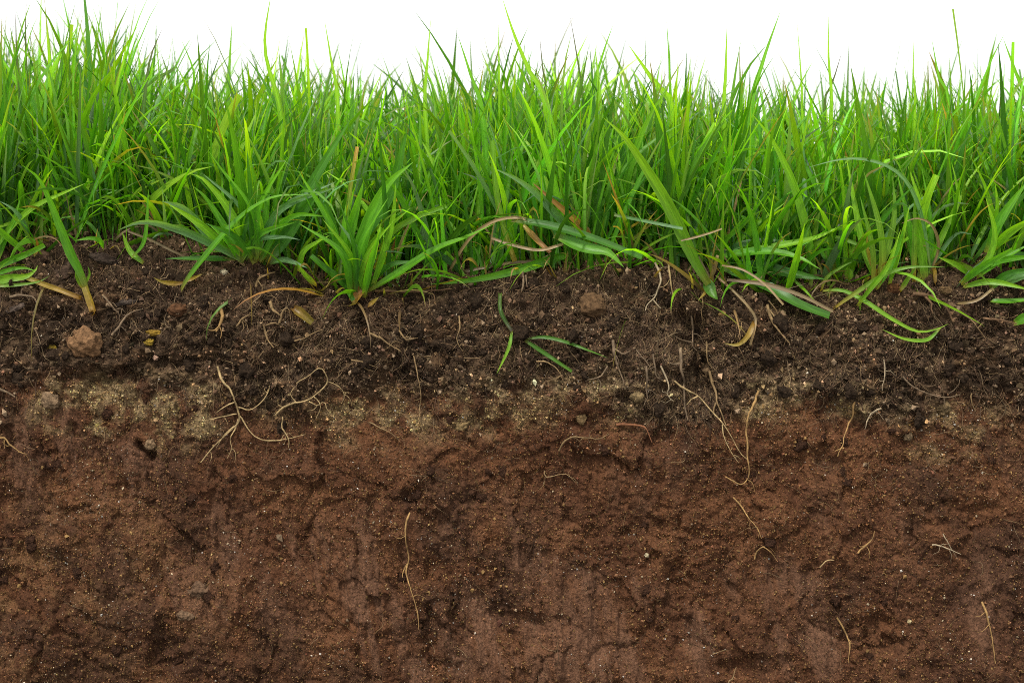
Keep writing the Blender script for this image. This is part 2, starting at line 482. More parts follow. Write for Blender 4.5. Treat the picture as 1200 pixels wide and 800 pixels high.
dens = .55 + .35 * fbm(base, 30, 3, 110) + .3 * fbm(base, 120, 2, 114)
dens = np.clip(dens, .08, 2) * (1 - .85 * SMEAR)
n = 52000
ids = pick(n, dens * (HUM * 1.0 + .02))
sz = .00040 * np.exp(rng.normal(0, .55, n)); sz = np.clip(sz, .00022, .0022)
cc = COLR[ids] * np.exp(rng.normal(.28, .62, n))[:, None] * (1 + rng.normal(0, .05, (n, 3)))
pale = rng.random(n) < .10
cc[pale] = np.array([.27, .19, .12]) * rng.uniform(.5, 1.2, (pale.sum(), 1))
tag(obj('topsoil_crumbs', scatter('topsoil_crumbs', ids, sz, cc.clip(.006, .7), OCT, M_CRUMB), M_CRUMB),
    'loose dark crumbs clinging to the topsoil', 'crumbs', kind='stuff')
n = 62000
ids = pick(n, dens * (1 - HUM) * (.7 + .9 * SAND))
sz = .00031 * np.exp(rng.normal(0, .38, n)); sz = np.clip(sz, .0002, .0013)
cc = COLR[ids] * np.exp(rng.normal(.26, .58, n))[:, None] * (1 + rng.normal(0, .06, (n, 3))) * np.array([1, 1.06, .92])
cc = np.where(SAND[ids, None] > .2, cc, np.minimum(cc, np.array([.21, .105, .053])))
gold = rng.random(n) < .19
cc[gold] = np.array([.23, .14, .055]) * rng.uniform(.45, 1.2, (gold.sum(), 1))
tag(obj('subsoil_crumbs', scatter('subsoil_crumbs', ids, sz, cc.clip(.006, .7), OCT, M_CRUMB), M_CRUMB),
    'loose reddish crumbs clinging to the subsoil', 'crumbs', kind='stuff')
n = 11000
ids = pick(n, (.35 + SAND * 1.2) * np.clip(.15 + 1.3 * fbm(base, 45, 3, 120), .03, 2) * (1 - .5 * HUM))
sz = .00015 * np.exp(rng.normal(0, .6, n)); sz = np.clip(sz, .00008, .0008)
tint = np.array([[.50, .40, .26], [.62, .55, .45], [.42, .29, .12], [.70, .66, .60]])[rng.choice(4, n, p=[.4, .2, .3, .1])]
tag(obj('sand_grains', scatter('sand_grains', ids, sz, tint * rng.uniform(.3, 1.05, (n, 1)), OCT, M_CRUMB, .2, .6), M_CRUMB),
    'pale glinting sand grains dotted over the cut soil', 'sand', kind='stuff')

# clods large enough to pick apart: parts of their layer
def clod_mesh(name, size, ax, colr, seed, proto=ICO2, amp=.42):
    v, f = proto
    q = v + seed * 3.1
    r = 1 + amp * fbm(q, 1.3, 3, 130) + .6 * amp * fbm(q, 3.5, 2, 133)
    v = v * r[:, None] * np.array(ax)[None] * size
    c = np.tile(np.array(colr)[None], (len(v), 1)) * (1 + .25 * fbm(q, 2.0, 2, 140))[:, None]
    return mesh_np(name, v, f, c.clip(.005, 1))
clod_protos = []
for k in range(14):
    clod_protos.append((clod_mesh('clod', 1.0, (1, random.uniform(.6, 1), random.uniform(.55, .9)), (.075, .048, .030), k + 1),
                        clod_mesh('clod', 1.0, (1, random.uniform(.6, 1), random.uniform(.55, .9)), (.100, .048, .028), k + 31)))
ids = pick(150, np.clip(HUM, 0, 1) * (PY > 300) * (GPY > 300) * np.clip(dens, .1, 1))
for i in ids:
    o = obj('clod', clod_protos[random.randrange(14)][0], M_CLOD, parts['topsoil'])
    s = random.uniform(.0019, .0042)
    o.location = POS[i] + NORMF[i] * s * -.15; o.scale = (s, s, s)
    o.rotation_euler = [random.uniform(0, 6.28) for _ in range(3)]
ids = pick(70, (1 - HUM) * (1 - SMEAR) * np.clip(dens, .1, 1))
for i in ids:
    o = obj('clod', clod_protos[random.randrange(14)][1], M_CLOD, parts['subsoil'])
    s = random.uniform(.0018, .0036)
    o.location = POS[i] - NORMF[i] * s * .3; o.scale = (s, s, s)
    o.rotation_euler = [random.uniform(0, 6.28) for _ in range(3)]

# ------------------------------------------------------------------ single stones and chips
def stone(px, py, rx, ry, colr, name, label, cat, seed, proud=.2, mat=None, amp=.32):
    p, nn, _ = surf(px, py); proud -= .45; colr = (.56 * colr[0], .53 * colr[1], .42 * colr[2])
    me = clod_mesh(name, 1.0, (rx * K, min(rx, ry) * K * .8, ry * K), colr, seed, ICO3, amp)
    o = obj(name, me, mat or M_STONE)
    o.location = p + nn * min(rx, ry) * K * proud
    o.rotation_euler = (0, random.uniform(-.3, .3), 0)
    return tag(o, label, cat)
stone(102, 402, 19, 16, (.34, .20, .125), 'stone', 'tan pinkish stone set in the dark topsoil below the sheathed yellow stem', 'stone', 51, .35)
stone(692, 353, 17, 13, (.22, .135, .085), 'stone', 'pale brown lump under the drooping grey-green leaf tip', 'stone', 52, .2)
stone(57, 472, 11, 9, (.34, .24, .18), 'stone', 'small pinkish grey stone beside the sandy patch near the photo edge', 'stone', 53, .2)
stone(176, 521, 7, 6, (.40, .28, .20), 'pebble', 'pale pebble above a black hole in the upper subsoil', 'pebble', 54, .4)
stone(238, 690, 15, 11, (.23, .145, .11), 'stone', 'pale greyish stone in the lower subsoil, larger of two', 'stone', 55, .0)
stone(214, 722, 10, 6, (.28, .185, .14), 'stone', 'small pale flat stone below the greyish one in the lower subsoil', 'stone', 56, .1)
stone(207, 361, 11, 7, (.17, .085, .05), 'clay_lump', 'rusty red lump of clay in the topsoil below the thin arching blade', 'clay', 57, .2)
stone(882, 450, 6, 6, (.36, .27, .17), 'pebble', 'cream pebble at the top of the long looping root', 'pebble', 58, .3)
stone(848, 366, 5, 4, (.48, .32, .15), 'pebble', 'small amber pebble under the thick diagonal blade', 'pebble', 59, .5)
stone(747, 463, 8, 6, (.36, .27, .17), 'pebble', 'grey-cream lump in the sandy layer beside the fibrous root bundle', 'pebble', 60, .3)
stone(682, 490, 6, 8, (.36, .25, .15), 'pebble', 'cream chip standing in the sandy layer left of the reddish root', 'pebble', 61, .3)
stone(538, 500, 9, 6, (.33, .24, .14), 'pebble', 'khaki lump in the middle sandy patch', 'pebble', 62, .2)
stone(1048, 337, 8, 6, (.22, .10, .055), 'clay_lump', 'round reddish crumb beneath the yellow-based tuft', 'clay', 63, .5)
stone(1108, 338, 8, 5, (.25, .165, .10), 'pebble', 'brownish pebble between the two tufts at the photo edge', 'pebble', 64, .5)
stone(1105, 480, 9, 8, (.30, .22, .14), 'pebble', 'khaki lump in the sandy patch farthest from the tan stone', 'pebble', 65, .2)
stone(1062, 512, 5, 7, (.34, .25, .18), 'pebble', 'small upright pale pebble below the forked root', 'pebble', 66, .3)
stone(264, 318, 4, 4, (.68, .62, .55), 'snail_shell', 'tiny white shell under the bushy rosette', 'shell', 67, .6)
stone(757, 652, 2.6, 2.6, (.7, .62, .5), 'pebble', 'tiny white pebble alone in the middle of the subsoil', 'pebble', 68, .7)
stone(1067, 729, 2.6, 2.6, (.7, .6, .42), 'pebble', 'tiny bright cream pebble in the dark lower subsoil', 'pebble', 69, .7)
stone(113, 497, 2.6, 2.6, (.55, .46, .2), 'pebble', 'tiny yellowish pebble under the first sandy patch', 'pebble', 70, .6)
stone(178, 389, 8, 4, (.40, .26, .05), 'seed', 'yellow seed in the topsoil right of the tan stone', 'seed', 71, .3)
stone(172, 401, 6, 4, (.42, .30, .05), 'seed', 'yellow seed just below another, right of the tan stone', 'seed', 72, .3)
stone(60, 406, 5, 3, (.45, .33, .06), 'seed', 'tiny yellow seed left of the tan stone', 'seed', 73, .4)

def flake(px, py, rx, ry, colr, label, seed, rot):
    p, nn, _ = surf(px, py)
    v, f = ICO2
    q = v + seed * 2.7
    v = v * (1 + .5 * fbm(q, 1.8, 3, 150))[:, None]
    v = np.clip(v, -1, 1) * np.array([.75 * rx * K, .0011, .75 * ry * K]) + np.stack([0 * v[:, 0], .002 * perlin(q, 1.1, 6), 0 * v[:, 0]], 1)
    o = obj('bark_flake', mesh_np('bark_flake', v, f, np.tile(np.array([colr]), (len(v), 1))), M_STONE)
    o.location = p + nn * .0006; o.rotation_euler = (math.radians(-35), math.radians(rot), .2)
    return tag(o, label, 'bark')
flake(76, 316, 22, 12, (.060, .038, .026), 'dark bark flake lying behind the sheathed yellow stem', 81, -35)
flake(124, 303, 24, 9, (.048, .033, .025), 'black bark flake at the foot of the tall grass', 82, 10)
flake(18, 362, 15, 6, (.085, .062, .048), 'small dark wood chip at the photo edge below the flat stalk', 83, -25)
flake(150, 354, 20, 4, (.080, .060, .048), 'slim dark wood chip in the topsoil right of the sheathed stem', 84, -8)
flake(50, 300, 14, 12, (.085, .05, .032), 'curled brown leaf scrap at the foot of the grass near the edge', 85, 20)
flake(998, 312, 17, 19, (.055, .036, .026), 'dark bark flake standing behind the arching yellowed blade', 86, 55)

# ------------------------------------------------------------------ roots
def tube(path, radii, colr, sides=6, jit=.05):
    path = np.asarray(path); n = len(path)
    T = np.gradient(path, axis=0); T /= np.linalg.norm(T, axis=1)[:, None] + 1e-12
    A = np.tile(np.array([[0.05, -1.0, .1]]), (n, 1))
    B = np.cross(T, A); B /= np.linalg.norm(B, axis=1)[:, None] + 1e-9
    Cc = np.cross(T, B)
    an = np.linspace(0, 2 * math.pi, sides, endpoint=False)
    rr = np.asarray(radii)[:, None] * (1 + jit * rng.normal(size=(n, sides)))
    v = path[:, None, :] + rr[..., None] * (np.cos(an)[None, :, None] * B[:, None, :] + np.sin(an)[None, :, None] * Cc[:, None, :])
    v = v.reshape(-1, 3)
    i = np.arange(n - 1)[:, None]; j = np.arange(sides)[None, :]
    f = np.stack([i * sides + j, i * sides + (j + 1) % sides, (i + 1) * sides + (j + 1) % sides, (i + 1) * sides + j], -1).reshape(-1, 4)
    c = np.tile(np.array([colr]), (len(v), 1)) * (1 + .2 * np.repeat(rng.normal(size=n), sides))[:, None].clip(.5, 1.5)
    return v, f, c
RC = {'pale': (.34, .245, .12), 'tan': (.21, .14, .068), 'amber': (.31, .19, .075), 'grey': (.17, .12, .075), 'white': (.34, .27, .175), 'brown': (.13, .075, .04), 'red': (.20, .085, .04)}
def hug(y):
    e = np.pad(y, 2, mode='edge')
    m = np.min(np.stack([e[k:k + len(y)] for k in range(5)]), 0)
    e = np.pad(m, 1, mode='edge')
    return .25 * e[:-2] + .5 * e[1:-1] + .25 * e[2:]
def root_path(pts, nseg, lift, wig):
    r = resample(np.array([(a, b) for a, b in pts], float), nseg)
    r = r + np.cumsum(rng.normal(0, wig * .5, r.shape), 0) * np.sin(np.linspace(0, math.pi, nseg))[:, None] * .5
    out = []
    for k, (a, b) in enumerate(r):
        p, nn, _ = surf(a, b)
        out.append(P(a, b, p[1] + min(nn[1], -.4) * lift * (1 if 0 < k < nseg - 1 else -.5)))
    out = np.array(out)
    ysm = out[:, 1].copy()
    out[:, 1] = hug(ysm)
    return out
def root(label, strands, colk, width=2.2, lift=.0010, name='root', cat='root'):
    """strands: first is the main root, the others are its branches"""
    main = None
    strands = list(strands)
    for st in list(strands):                       # fine side hairs
        m = len(st)
        if m >= 4:
            for _ in range(random.choice((1, 2, 3))):
                q = random.randrange(1, m - 1); a = random.uniform(0, 6.28); l = random.uniform(7, 17)
                strands.append([st[q], (st[q][0] + .5 * l * math.cos(a), st[q][1] + .5 * l * math.sin(a) + 2), (st[q][0] + l * math.cos(a + .4), st[q][1] + l * math.sin(a + .4) + 4), None])
    for k, st in enumerate(strands):
        hair = st[-1] is None
        if hair: st = st[:-1]
        ln = sum(math.dist(st[i], st[i + 1]) for i in range(len(st) - 1))
        nseg = max(7, int(ln / 4))
        pth = root_path(st, nseg, lift, .5)
        w = .78 * width * (1 if k == 0 else .38 if hair else .68) * K * .5
        rad = w * np.linspace(1.08, .45, nseg) * (1 + .18 * np.sin(np.linspace(0, ln / 9, nseg) + k))
        v, f, c = tube(pth, rad, RC[colk])
        o = obj(name if k == 0 else 'branch_root', mesh_np(name, v, f, c), M_ROOT, main)
        if k == 0: main = tag(o, label, cat)
    return main

root('large pale root fanning into branches below the bushy rosette',
     [[(256, 428), (259, 442), (269, 455), (276, 470), (280, 484), (280, 494), (270, 505), (258, 516), (246, 528), (236, 541)],
      [(280, 490), (276, 502), (270, 514), (272, 524), (267, 536)], [(281, 486), (290, 500), (298, 510), (312, 516), (330, 515), (345, 512), (358, 508)],
      [(280, 476), (292, 480), (305, 472), (314, 460), (316, 451)], [(278, 484), (262, 488), (248, 491), (237, 492)], [(332, 487), (331, 500), (338, 512), (339, 523)],
      [(277, 470), (268, 474), (255, 482)], [(276, 498), (262, 510), (254, 524)]], 'pale', 3.2, .0016)
root('tangled loop of pale root right of the large fanning root',
     [[(324, 485), (332, 477), (348, 471), (362, 468), (375, 458), (384, 446), (380, 434), (372, 432), (362, 440), (348, 448)],
      [(362, 470), (372, 475), (380, 470), (384, 480), (392, 488)], [(368, 464), (376, 475), (371, 489)], [(384, 446), (396, 452), (404, 462), (402, 470)], [(348, 470), (340, 462), (346, 452)]], 'pale', 2.6, .0016)
root('long looping tan root hanging deepest under the thick diagonal blade',
     [[(888, 456), (885, 468), (879, 480), (876, 492), (874, 506), (876, 520), (876, 536), (878, 550), (876, 561), (868, 567), (858, 563), (849, 557)]], 'amber', 3.2, .0018)
root('pale root running diagonally down to meet the long looping one',
     [[(790, 446), (802, 455), (816, 462), (826, 472), (834, 482), (846, 495), (855, 508), (862, 521), (868, 531), (875, 537)],
      [(846, 496), (847, 508), (852, 521), (859, 533), (865, 541)], [(816, 462), (808, 470), (800, 478)]], 'pale', 2.6, .0018)
root('tan root with a swollen end dropping beside the diagonal pale root',
     [[(831, 434), (834, 446), (838, 458), (840, 470), (845, 483), (850, 497)], [(840, 470), (836, 480), (838, 490)]], 'tan', 4.0, .0016)
root('thick straight grey root in the middle of the fibrous bundle',
     [[(796, 406), (798, 420), (798, 436), (801, 455), (802, 475), (806, 492)], [(798, 425), (788, 426), (784, 424)]], 'grey', 4.2, .002)
root('pale kinked root ending in a hook, within the fibrous bundle',
     [[(774, 428), (780, 442), (783, 452), (781, 460), (786, 468), (788, 468)]], 'white', 2.8, .002)
root('curved grey root beside the hooked pale one',
     [[(765, 414), (767, 428), (768, 440), (774, 444), (770, 436)], [(745, 409), (752, 418), (758, 424), (764, 434)]], 'grey', 2.6, .002)
root('grey root leaning along the left side of the fibrous bundle',
     [[(757, 428), (758, 442), (757, 456), (758, 466), (754, 473)]], 'grey', 3.0, .002)
root('short thick grey root under the two fallen green blades',
     [[(718, 398), (720, 414), (724, 428), (730, 444), (731, 450)], [(720, 408), (730, 414), (738, 410)]], 'grey', 4.2, .0018)
root('thick pale root standing in the black hollow under the diagonal blade',
     [[(826, 398), (829, 410), (828, 420), (830, 426), (834, 427)], [(822, 340), (823, 356), (822, 370), (824, 384)]], 'tan', 2.6, .002)
root('grey root dangling in the black hollow left of the pale one',
     [[(810, 370), (812, 390), (811, 404), (816, 410)], [(811, 400), (800, 398), (788, 392)]], 'grey', 3.0, .002)
root('white dangling root just below the drooping leaves in the middle',
     [[(766, 306), (772, 317), (774, 330), (768, 344), (759, 356), (756, 363)], [(765, 351), (774, 361)]], 'white', 3.2, .002)
root('short straight white root right of the white dangling one',
     [[(783, 309), (785, 325), (788, 342), (789, 350)]], 'pale', 2.8, .002)
root('pale arching root below the green fallen blades reaching the sandy layer',
     [[(628, 423), (640, 424), (651, 431), (657, 440), (662, 452)], [(657, 440), (650, 446)]], 'tan', 2.0)
root('forked pale root at the far end of the fallen blades', [[(712, 428), (706, 438), (700, 442), (692, 443), (686, 446)], [(700, 442), (704, 450), (702, 458)]], 'grey', 2.4)
root('slender amber root slanting down in the plain subsoil beside the sandy patch',
     [[(1001, 470), (998, 484), (993, 497), (989, 508), (987, 520), (981, 534)], [(988, 524), (978, 528)]], 'amber', 2.8)
root('short white root bent near the slender amber one', [[(1032, 478), (1024, 482), (1018, 490), (1012, 502)]], 'white', 2.6)
root('upright white root in the dark topsoil above the short bent one', [[(1036, 421), (1037, 434), (1035, 446), (1033, 457)]], 'white', 2.2)
root('forked grey root spreading at the base of the topsoil',
     [[(1057, 440), (1066, 450), (1080, 458), (1094, 463), (1106, 465), (1124, 462)], [(1106, 464), (1106, 472), (1108, 479)], [(1110, 463), (1120, 452), (1127, 440)]], 'grey', 2.4)
root('thin pale root bending near the photo edge in the sandy soil', [[(1138, 460), (1138, 470), (1143, 482)]], 'tan', 2.4)
root('thin winding amber root going deep in the middle of the subsoil',
     [[(481, 598), (476, 612), (475, 628), (477, 640), (479, 655), (476, 668), (479, 682), (484, 698), (489, 716), (491, 735)], [(477, 660), (472, 672), (474, 686)]], 'amber', 2.5)
root('straight amber root at lower corner of the subsoil', [[(1150, 704), (1155, 716), (1159, 730), (1162, 745), (1164, 760), (1166, 776)]], 'amber', 3.0)
root('curved amber root low in the subsoil, left of the straight one', [[(980, 722), (987, 733), (992, 745), (995, 758), (994, 775)]], 'amber', 2.6)
root('crossed pale root lying like an X in the subsoil', [[(1091, 637), (1102, 639), (1112, 643), (1123, 646)], [(1104, 624), (1111, 636), (1121, 654)]], 'white', 2.2)
root('short amber root kinked upright in the subsoil', [[(1005, 647), (1014, 638), (1022, 631), (1024, 621)]], 'amber', 2.6)
root('thin pale root below the long looping one, single and straight', [[(859, 582), (868, 592), (876, 604), (887, 617), (892, 630)]], 'amber', 2.2)
root('curved amber root branching just under the thin straight one', [[(884, 654), (887, 644), (894, 640), (903, 646), (910, 656)]], 'amber', 2.2)
root('tiny pale root lying flat below the curved branching one', [[(960, 663), (967, 657), (976, 655)]], 'pale', 2.0)
root('thin pale root at the bottom edge of the picture', [[(853, 800), (858, 790), (862, 779)], [(835, 766), (845, 763), (853, 760)]], 'tan', 2.0)
root('reddish root with a sharp bend below the sandy layer', [[(722, 497), (735, 497), (748, 498), (756, 500), (760, 508), (763, 516)]], 'red', 4.0)
root('pale root curving like a bracket above the reddish subsoil', [[(655, 527), (660, 518), (668, 512), (684, 512), (702, 513), (714, 508)]], 'tan', 2.4)
root('small angular pale root in the middle of the subsoil', [[(638, 550), (639, 558), (650, 557), (662, 554), (668, 558), (674, 564)]], 'tan', 1.8)
root('long thin root trailing from the topsoil through the sandy patch',
     [[(485, 416), (488, 432), (491, 448), (493, 466), (491, 482), (494, 500), (500, 515)]], 'tan', 1.8)
root('straw-like root slanting above the trailing thin one', [[(434, 390), (447, 396), (458, 404), (470, 411)]], 'tan', 3.2)
root('bent pale root in the topsoil right of the straw-like one', [[(468, 387), (474, 395), (478, 398), (490, 395)]], 'tan', 2.6)
root('thin root hooking downwards in the dark topsoil centre', [[(538, 370), (539, 384), (535, 395), (538, 406), (543, 411)]], 'tan', 2.0)
root('branched thin root left of the trailing one', [[(412, 421), (422, 423), (434, 427), (442, 430)], [(420, 423), (428, 432), (438, 434)]], 'tan', 2.4)
root('thin slanting root at the top of the reddish subsoil', [[(433, 494), (448, 502), (460, 508), (469, 517)]], 'tan', 2.0)
root('forked reddish root at the photo edge under the pale stone', [[(0, 512), (8, 514), (14, 521), (22, 529), (32, 531)], [(5, 514), (6, 525)]], 'amber', 2.4)
root('pale broken root poking in from the photo edge above the stone', [[(-8, 452), (6, 458), (19, 464)]], 'grey', 4.0)
root('grey twig-like root arching in the topsoil beside the wood chip', [[(12, 348), (26, 345), (38, 348), (45, 354)]], 'grey', 4.0)
root('grey root slanting up in the topsoil right of the tan stone', [[(132, 392), (140, 382), (148, 370), (158, 364), (168, 362)]], 'grey', 3.6)
root('thin root above the slanting grey one', [[(121, 346), (128, 354), (136, 362), (141, 371)]], 'grey', 3.0)
root('curling tan root below the bushy rosette', [[(300, 336), (303, 327), (312, 322), (324, 318)]], 'tan', 3.6)
root('thick tan root stub left of the yellow bud', [[(317, 353), (320, 362), (328, 369)], [(328, 378), (331, 366), (338, 360), (341, 374)]], 'tan', 4.6)
root('tan hooked root below the yellow bud', [[(309, 380), (312, 392), (317, 402), (321, 407)], [(310, 382), (322, 378), (334, 384)]], 'tan', 3.2)
root('long tan root straggling right of the yellow bud', [[(330, 402), (342, 400), (356, 396), (368, 390), (378, 386)], [(342, 400), (348, 408)]], 'tan', 2.6)
root('amber upright root fragment between red lump and yellow bud', [[(258, 360), (261, 370), (257, 382), (254, 388)]], 'amber', 5.5)
root('tan branching root above the large fanning one', [[(278, 382), (284, 374), (292, 369), (300, 371)], [(284, 374), (286, 384)]], 'tan', 3.0)
root('tan split root hanging below the broken striped leaf', [[(898, 356), (901, 367), (906, 378), (912, 387), (919, 395), (924, 401)], [(900, 362), (908, 372), (911, 384)]], 'tan', 4.5)
root('brown knotted runner lying in the topsoil below the two edge tufts',
     [[(1068, 344), (1080, 345), (1092, 348), (1104, 356), (1112, 366), (1116, 376)], [(1082, 345), (1090, 356), (1092, 367)], [(1116, 376), (1120, 372)]], 'brown', 6.0, .002)
root('thin pale root slanting right of the brown runner', [[(1124, 365), (1134, 372), (1142, 380), (1148, 388), (1155, 397)], [(1146, 384), (1152, 378)]], 'tan', 2.4)
root('brown ragged root near the green sprig at the photo edge', [[(1150, 372), (1162, 374), (1176, 376), (1188, 378)], [(1166, 374), (1178, 382)]], 'brown', 3.4)
root('short grey root hanging right of the grey-green stem', [[(612, 318), (613, 330), (611, 342)], [(616, 322), (618, 336)]], 'grey', 4.0)
root('long flat brown rootlet running from the wide-leaved plant', [[(440, 340), (460, 341), (480, 342), (505, 341), (530, 338)]], 'brown', 4.0, .002)

# fine rootlets over the cut: a mass nobody could count
def fibres(n, weight, steps, seglen, r0, colset, down=False):
    start = pick(n, weight)
    ri, ci = start // NC, start % NC
    ang = rng.uniform(0, 2 * math.pi, n); curl = rng.normal(0, .15, n)
    if down: ang = rng.normal(math.pi / 2, .35, n); curl *= .2
    rr = ri.astype(float); cf = ci.astype(float)
    pts = []
    off = rng.uniform(.0002, .0012, n)
    for s in range(steps):
        a = np.clip(rr.round().astype(int), 0, NR - 1); b = np.clip(cf.round().astype(int), 0, NC - 1)
        p = G[a, b] + NORM[a, b] * (off * math.sin(math.pi * (s + .4) / steps))[:, None]
        pts.append(p)
        ang = ang + curl + rng.normal(0, .3, n)
        rr = rr + np.sin(ang) * seglen; cf = cf + np.cos(ang) * seglen
    pth = np.stack(pts, 1)
    for _ in range(1):
        pth[:, 1:-1] = .25 * pth[:, :-2] + .5 * pth[:, 1:-1] + .25 * pth[:, 2:]
    T = np.gradient(pth, axis=1); T /= np.linalg.norm(T, axis=2)[..., None] + 1e-12
    B = np.cross(T, np.array([0.03, -1, .1])); B /= np.linalg.norm(B, axis=2)[..., None] + 1e-9
    Cc = np.cross(T, B)
    rad = (r0 * np.exp(rng.normal(0, .35, n)))[:, None] * np.linspace(1, .4, steps)[None]
    an = np.array([0, 2.094, 4.189])
    v = pth[:, :, None, :] + rad[..., None, None] * (np.cos(an)[:, None] * B[:, :, None, :] + np.sin(an)[:, None] * Cc[:, :, None, :])
    i = np.arange(steps - 1)[:, None]; j = np.arange(3)[None]
    f = np.stack([i * 3 + j, i * 3 + (j + 1) % 3, (i + 1) * 3 + (j + 1) % 3, (i + 1) * 3 + j], -1).reshape(-1, 4)
    F = (f[None] + (np.arange(n) * steps * 3)[:, None, None]).reshape(-1, 4)
    c = np.array(colset)[rng.integers(0, len(colset), n)] * rng.uniform(.4, 1.15, (n, 1))
    return v.reshape(-1, 3), F, np.repeat(c, steps * 3, 0)
fset = [(.18, .11, .06), (.12, .07, .04), (.26, .175, .09), (.09, .055, .035), (.20, .14, .08)]
bund = 1 + 3.5 * ell(PX, PY, 790, 420, 90, 70) + 1.5 * ell(PX, PY, 345, 395, 70, 50) + 1.2 * ell(PX, PY, 960, 430, 120, 30)
v1, f1, c1 = fibres(6200, HUM * bund * (PY > 292), 6, 2.6, .00015, fset)
v3, f3, c3 = fibres(2600, np.clip(HUM, .1, 1) * (PY > 300) * (PY < 470) * (.12 + 3 * ell(PX, PY, 800, 400, 70, 85) + ell(PX, PY, 420, 380, 50, 50) + ell(PX, PY, 340, 400, 60, 60) + .5 * ell(PX, PY, 1040, 400, 90, 60) + .5 * ell(PX, PY, 610, 370, 60, 60)), 13, 3.2, .00016, fset, True)
v2, f2, c2 = fibres(1100, (1 - HUM) * (.3 + SAND + .6 * (PY < 560)), 8, 2.2, .00009, fset)
tag(obj('fine_rootlets', mesh_np('fine_rootlets', np.vstack([v1, v2, v3]), np.vstack([f1, f2 + len(v1), f3 + len(v1) + len(v2)]), np.vstack([c1, c2, c3])), M_ROOT),
    'matted hair-fine brown rootlets all over the topsoil', 'rootlets', kind='stuff')

# ------------------------------------------------------------------ blades
STY = {  # colour stops along the blade
    'g': [(0, (.22, .20, .06)), (.14, (.066, .205, .010)), (.5, (.078, .230, .014)), (1, (.115, .285, .016))],  # tip painted lighter and yellower, in place of light from behind
    'l': [(0, (.26, .24, .06)), (.12, (.112, .262, .012)), (.5, (.140, .300, .014)), (1, (.200, .370, .018))],  # backlit glow painted into the tip colour here too
    'd': [(0, (.12, .13, .04)), (.15, (.034, .118, .010)), (1, (.048, .150, .012))],
    'b': [(0, (.12, .17, .05)), (.2, (.075, .175, .050)), (1, (.130, .225, .125))],  # bluish sky sheen painted into the blade colour
    'y': [(0, (.28, .19, .04)), (.12, (.22, .21, .035)), (.32, (.12, .22, .02)), (1, (.10, .22, .022))],
    'yy': [(0, (.17, .09, .025)), (.4, (.27, .18, .03)), (1, (.22, .18, .035))],
    's': [(0, (.15, .105, .05)), (1, (.23, .165, .08))],
    'o': [(0, (.20, .17, .03)), (.3, (.27, .15, .025)), (1, (.19, .085, .03))],
    't': [(0, (.10, .15, .03)), (.5, (.09, .19, .02)), (.8, (.20, .18, .03)), (1, (.34, .20, .08))],
    'k': [(0, (.08, .13, .03)), (.6, (.05, .11, .025)), (1, (.07, .055, .045))],
}
def ramp(stops, t):
    ts = [a for a, _ in stops]
    return np.stack([np.interp(t, ts, [c[k] for _, c in stops]) for k in range(3)], -1)

def blade_mesh(path, w, style, fold=.35, tilt=0.0, twist=0.0, tip='point', bright=1.3, face=None):
    """ribbon with a folded midrib along a path; w = full width in metres"""
    n = len(path)
    t = np.linspace(0, 1, n)
    T = np.gradient(path, axis=0); T /= np.linalg.norm(T, axis=1)[:, None] + 1e-12
    F = np.array(face if face is not None else (0.0, -1.0, .35))
    S0 = np.cross(T, F); S0 /= np.linalg.norm(S0, axis=1)[:, None] + 1e-9
    N0 = np.cross(S0, T)
    a = tilt + twist * t
    Sd = np.cos(a)[:, None] * S0 + np.sin(a)[:, None] * N0
    Nd = np.cross(Sd, T)
    if tip == 'point':
        pf = (.5 + .5 * np.clip(t / .28, 0, 1)) * (1 - np.clip((t - .30) / .70, 0, 1) ** 1.9) + .02
    elif tip == 'cut':
        pf = (.6 + .4 * np.clip(t / .28, 0, 1)) * (1 - .35 * np.clip((t - .4) / .6, 0, 1))
    else:                                    # even strap
        pf = np.ones(n) * (1 - .25 * np.abs(t - .5))
    hw = w * .5 * pf
    rnd = random.random()
    off = np.array([-1, -.5, 0, .5, 1.0])
    dep = np.array([1, .38, 0, .38, 1.0])
    V = path[:, None, :] + hw[:, None, None] * (off[None, :, None] * Sd[:, None, :] + fold * dep[None, :, None] * Nd[:, None, :])
    m = 5
    i = np.arange(n - 1)[:, None]; j = np.arange(m - 1)[None]
    f = np.stack([i * m + j, i * m + j + 1, (i + 1) * m + j + 1, (i + 1) * m + j], -1).reshape(-1, 4)
    c = np.repeat(ramp(STY[style], t) * bright, m, 0)
    mid = np.tile(np.array([1, .95, 1.18, .95, 1]), n)[:, None]
    uvr = np.stack([np.tile(off, n), np.repeat(t * w * 0 + t * 4, m), np.full(n * m, rnd)], 1)
    return V.reshape(-1, 3), f, (c * mid).clip(0, 1), uvr

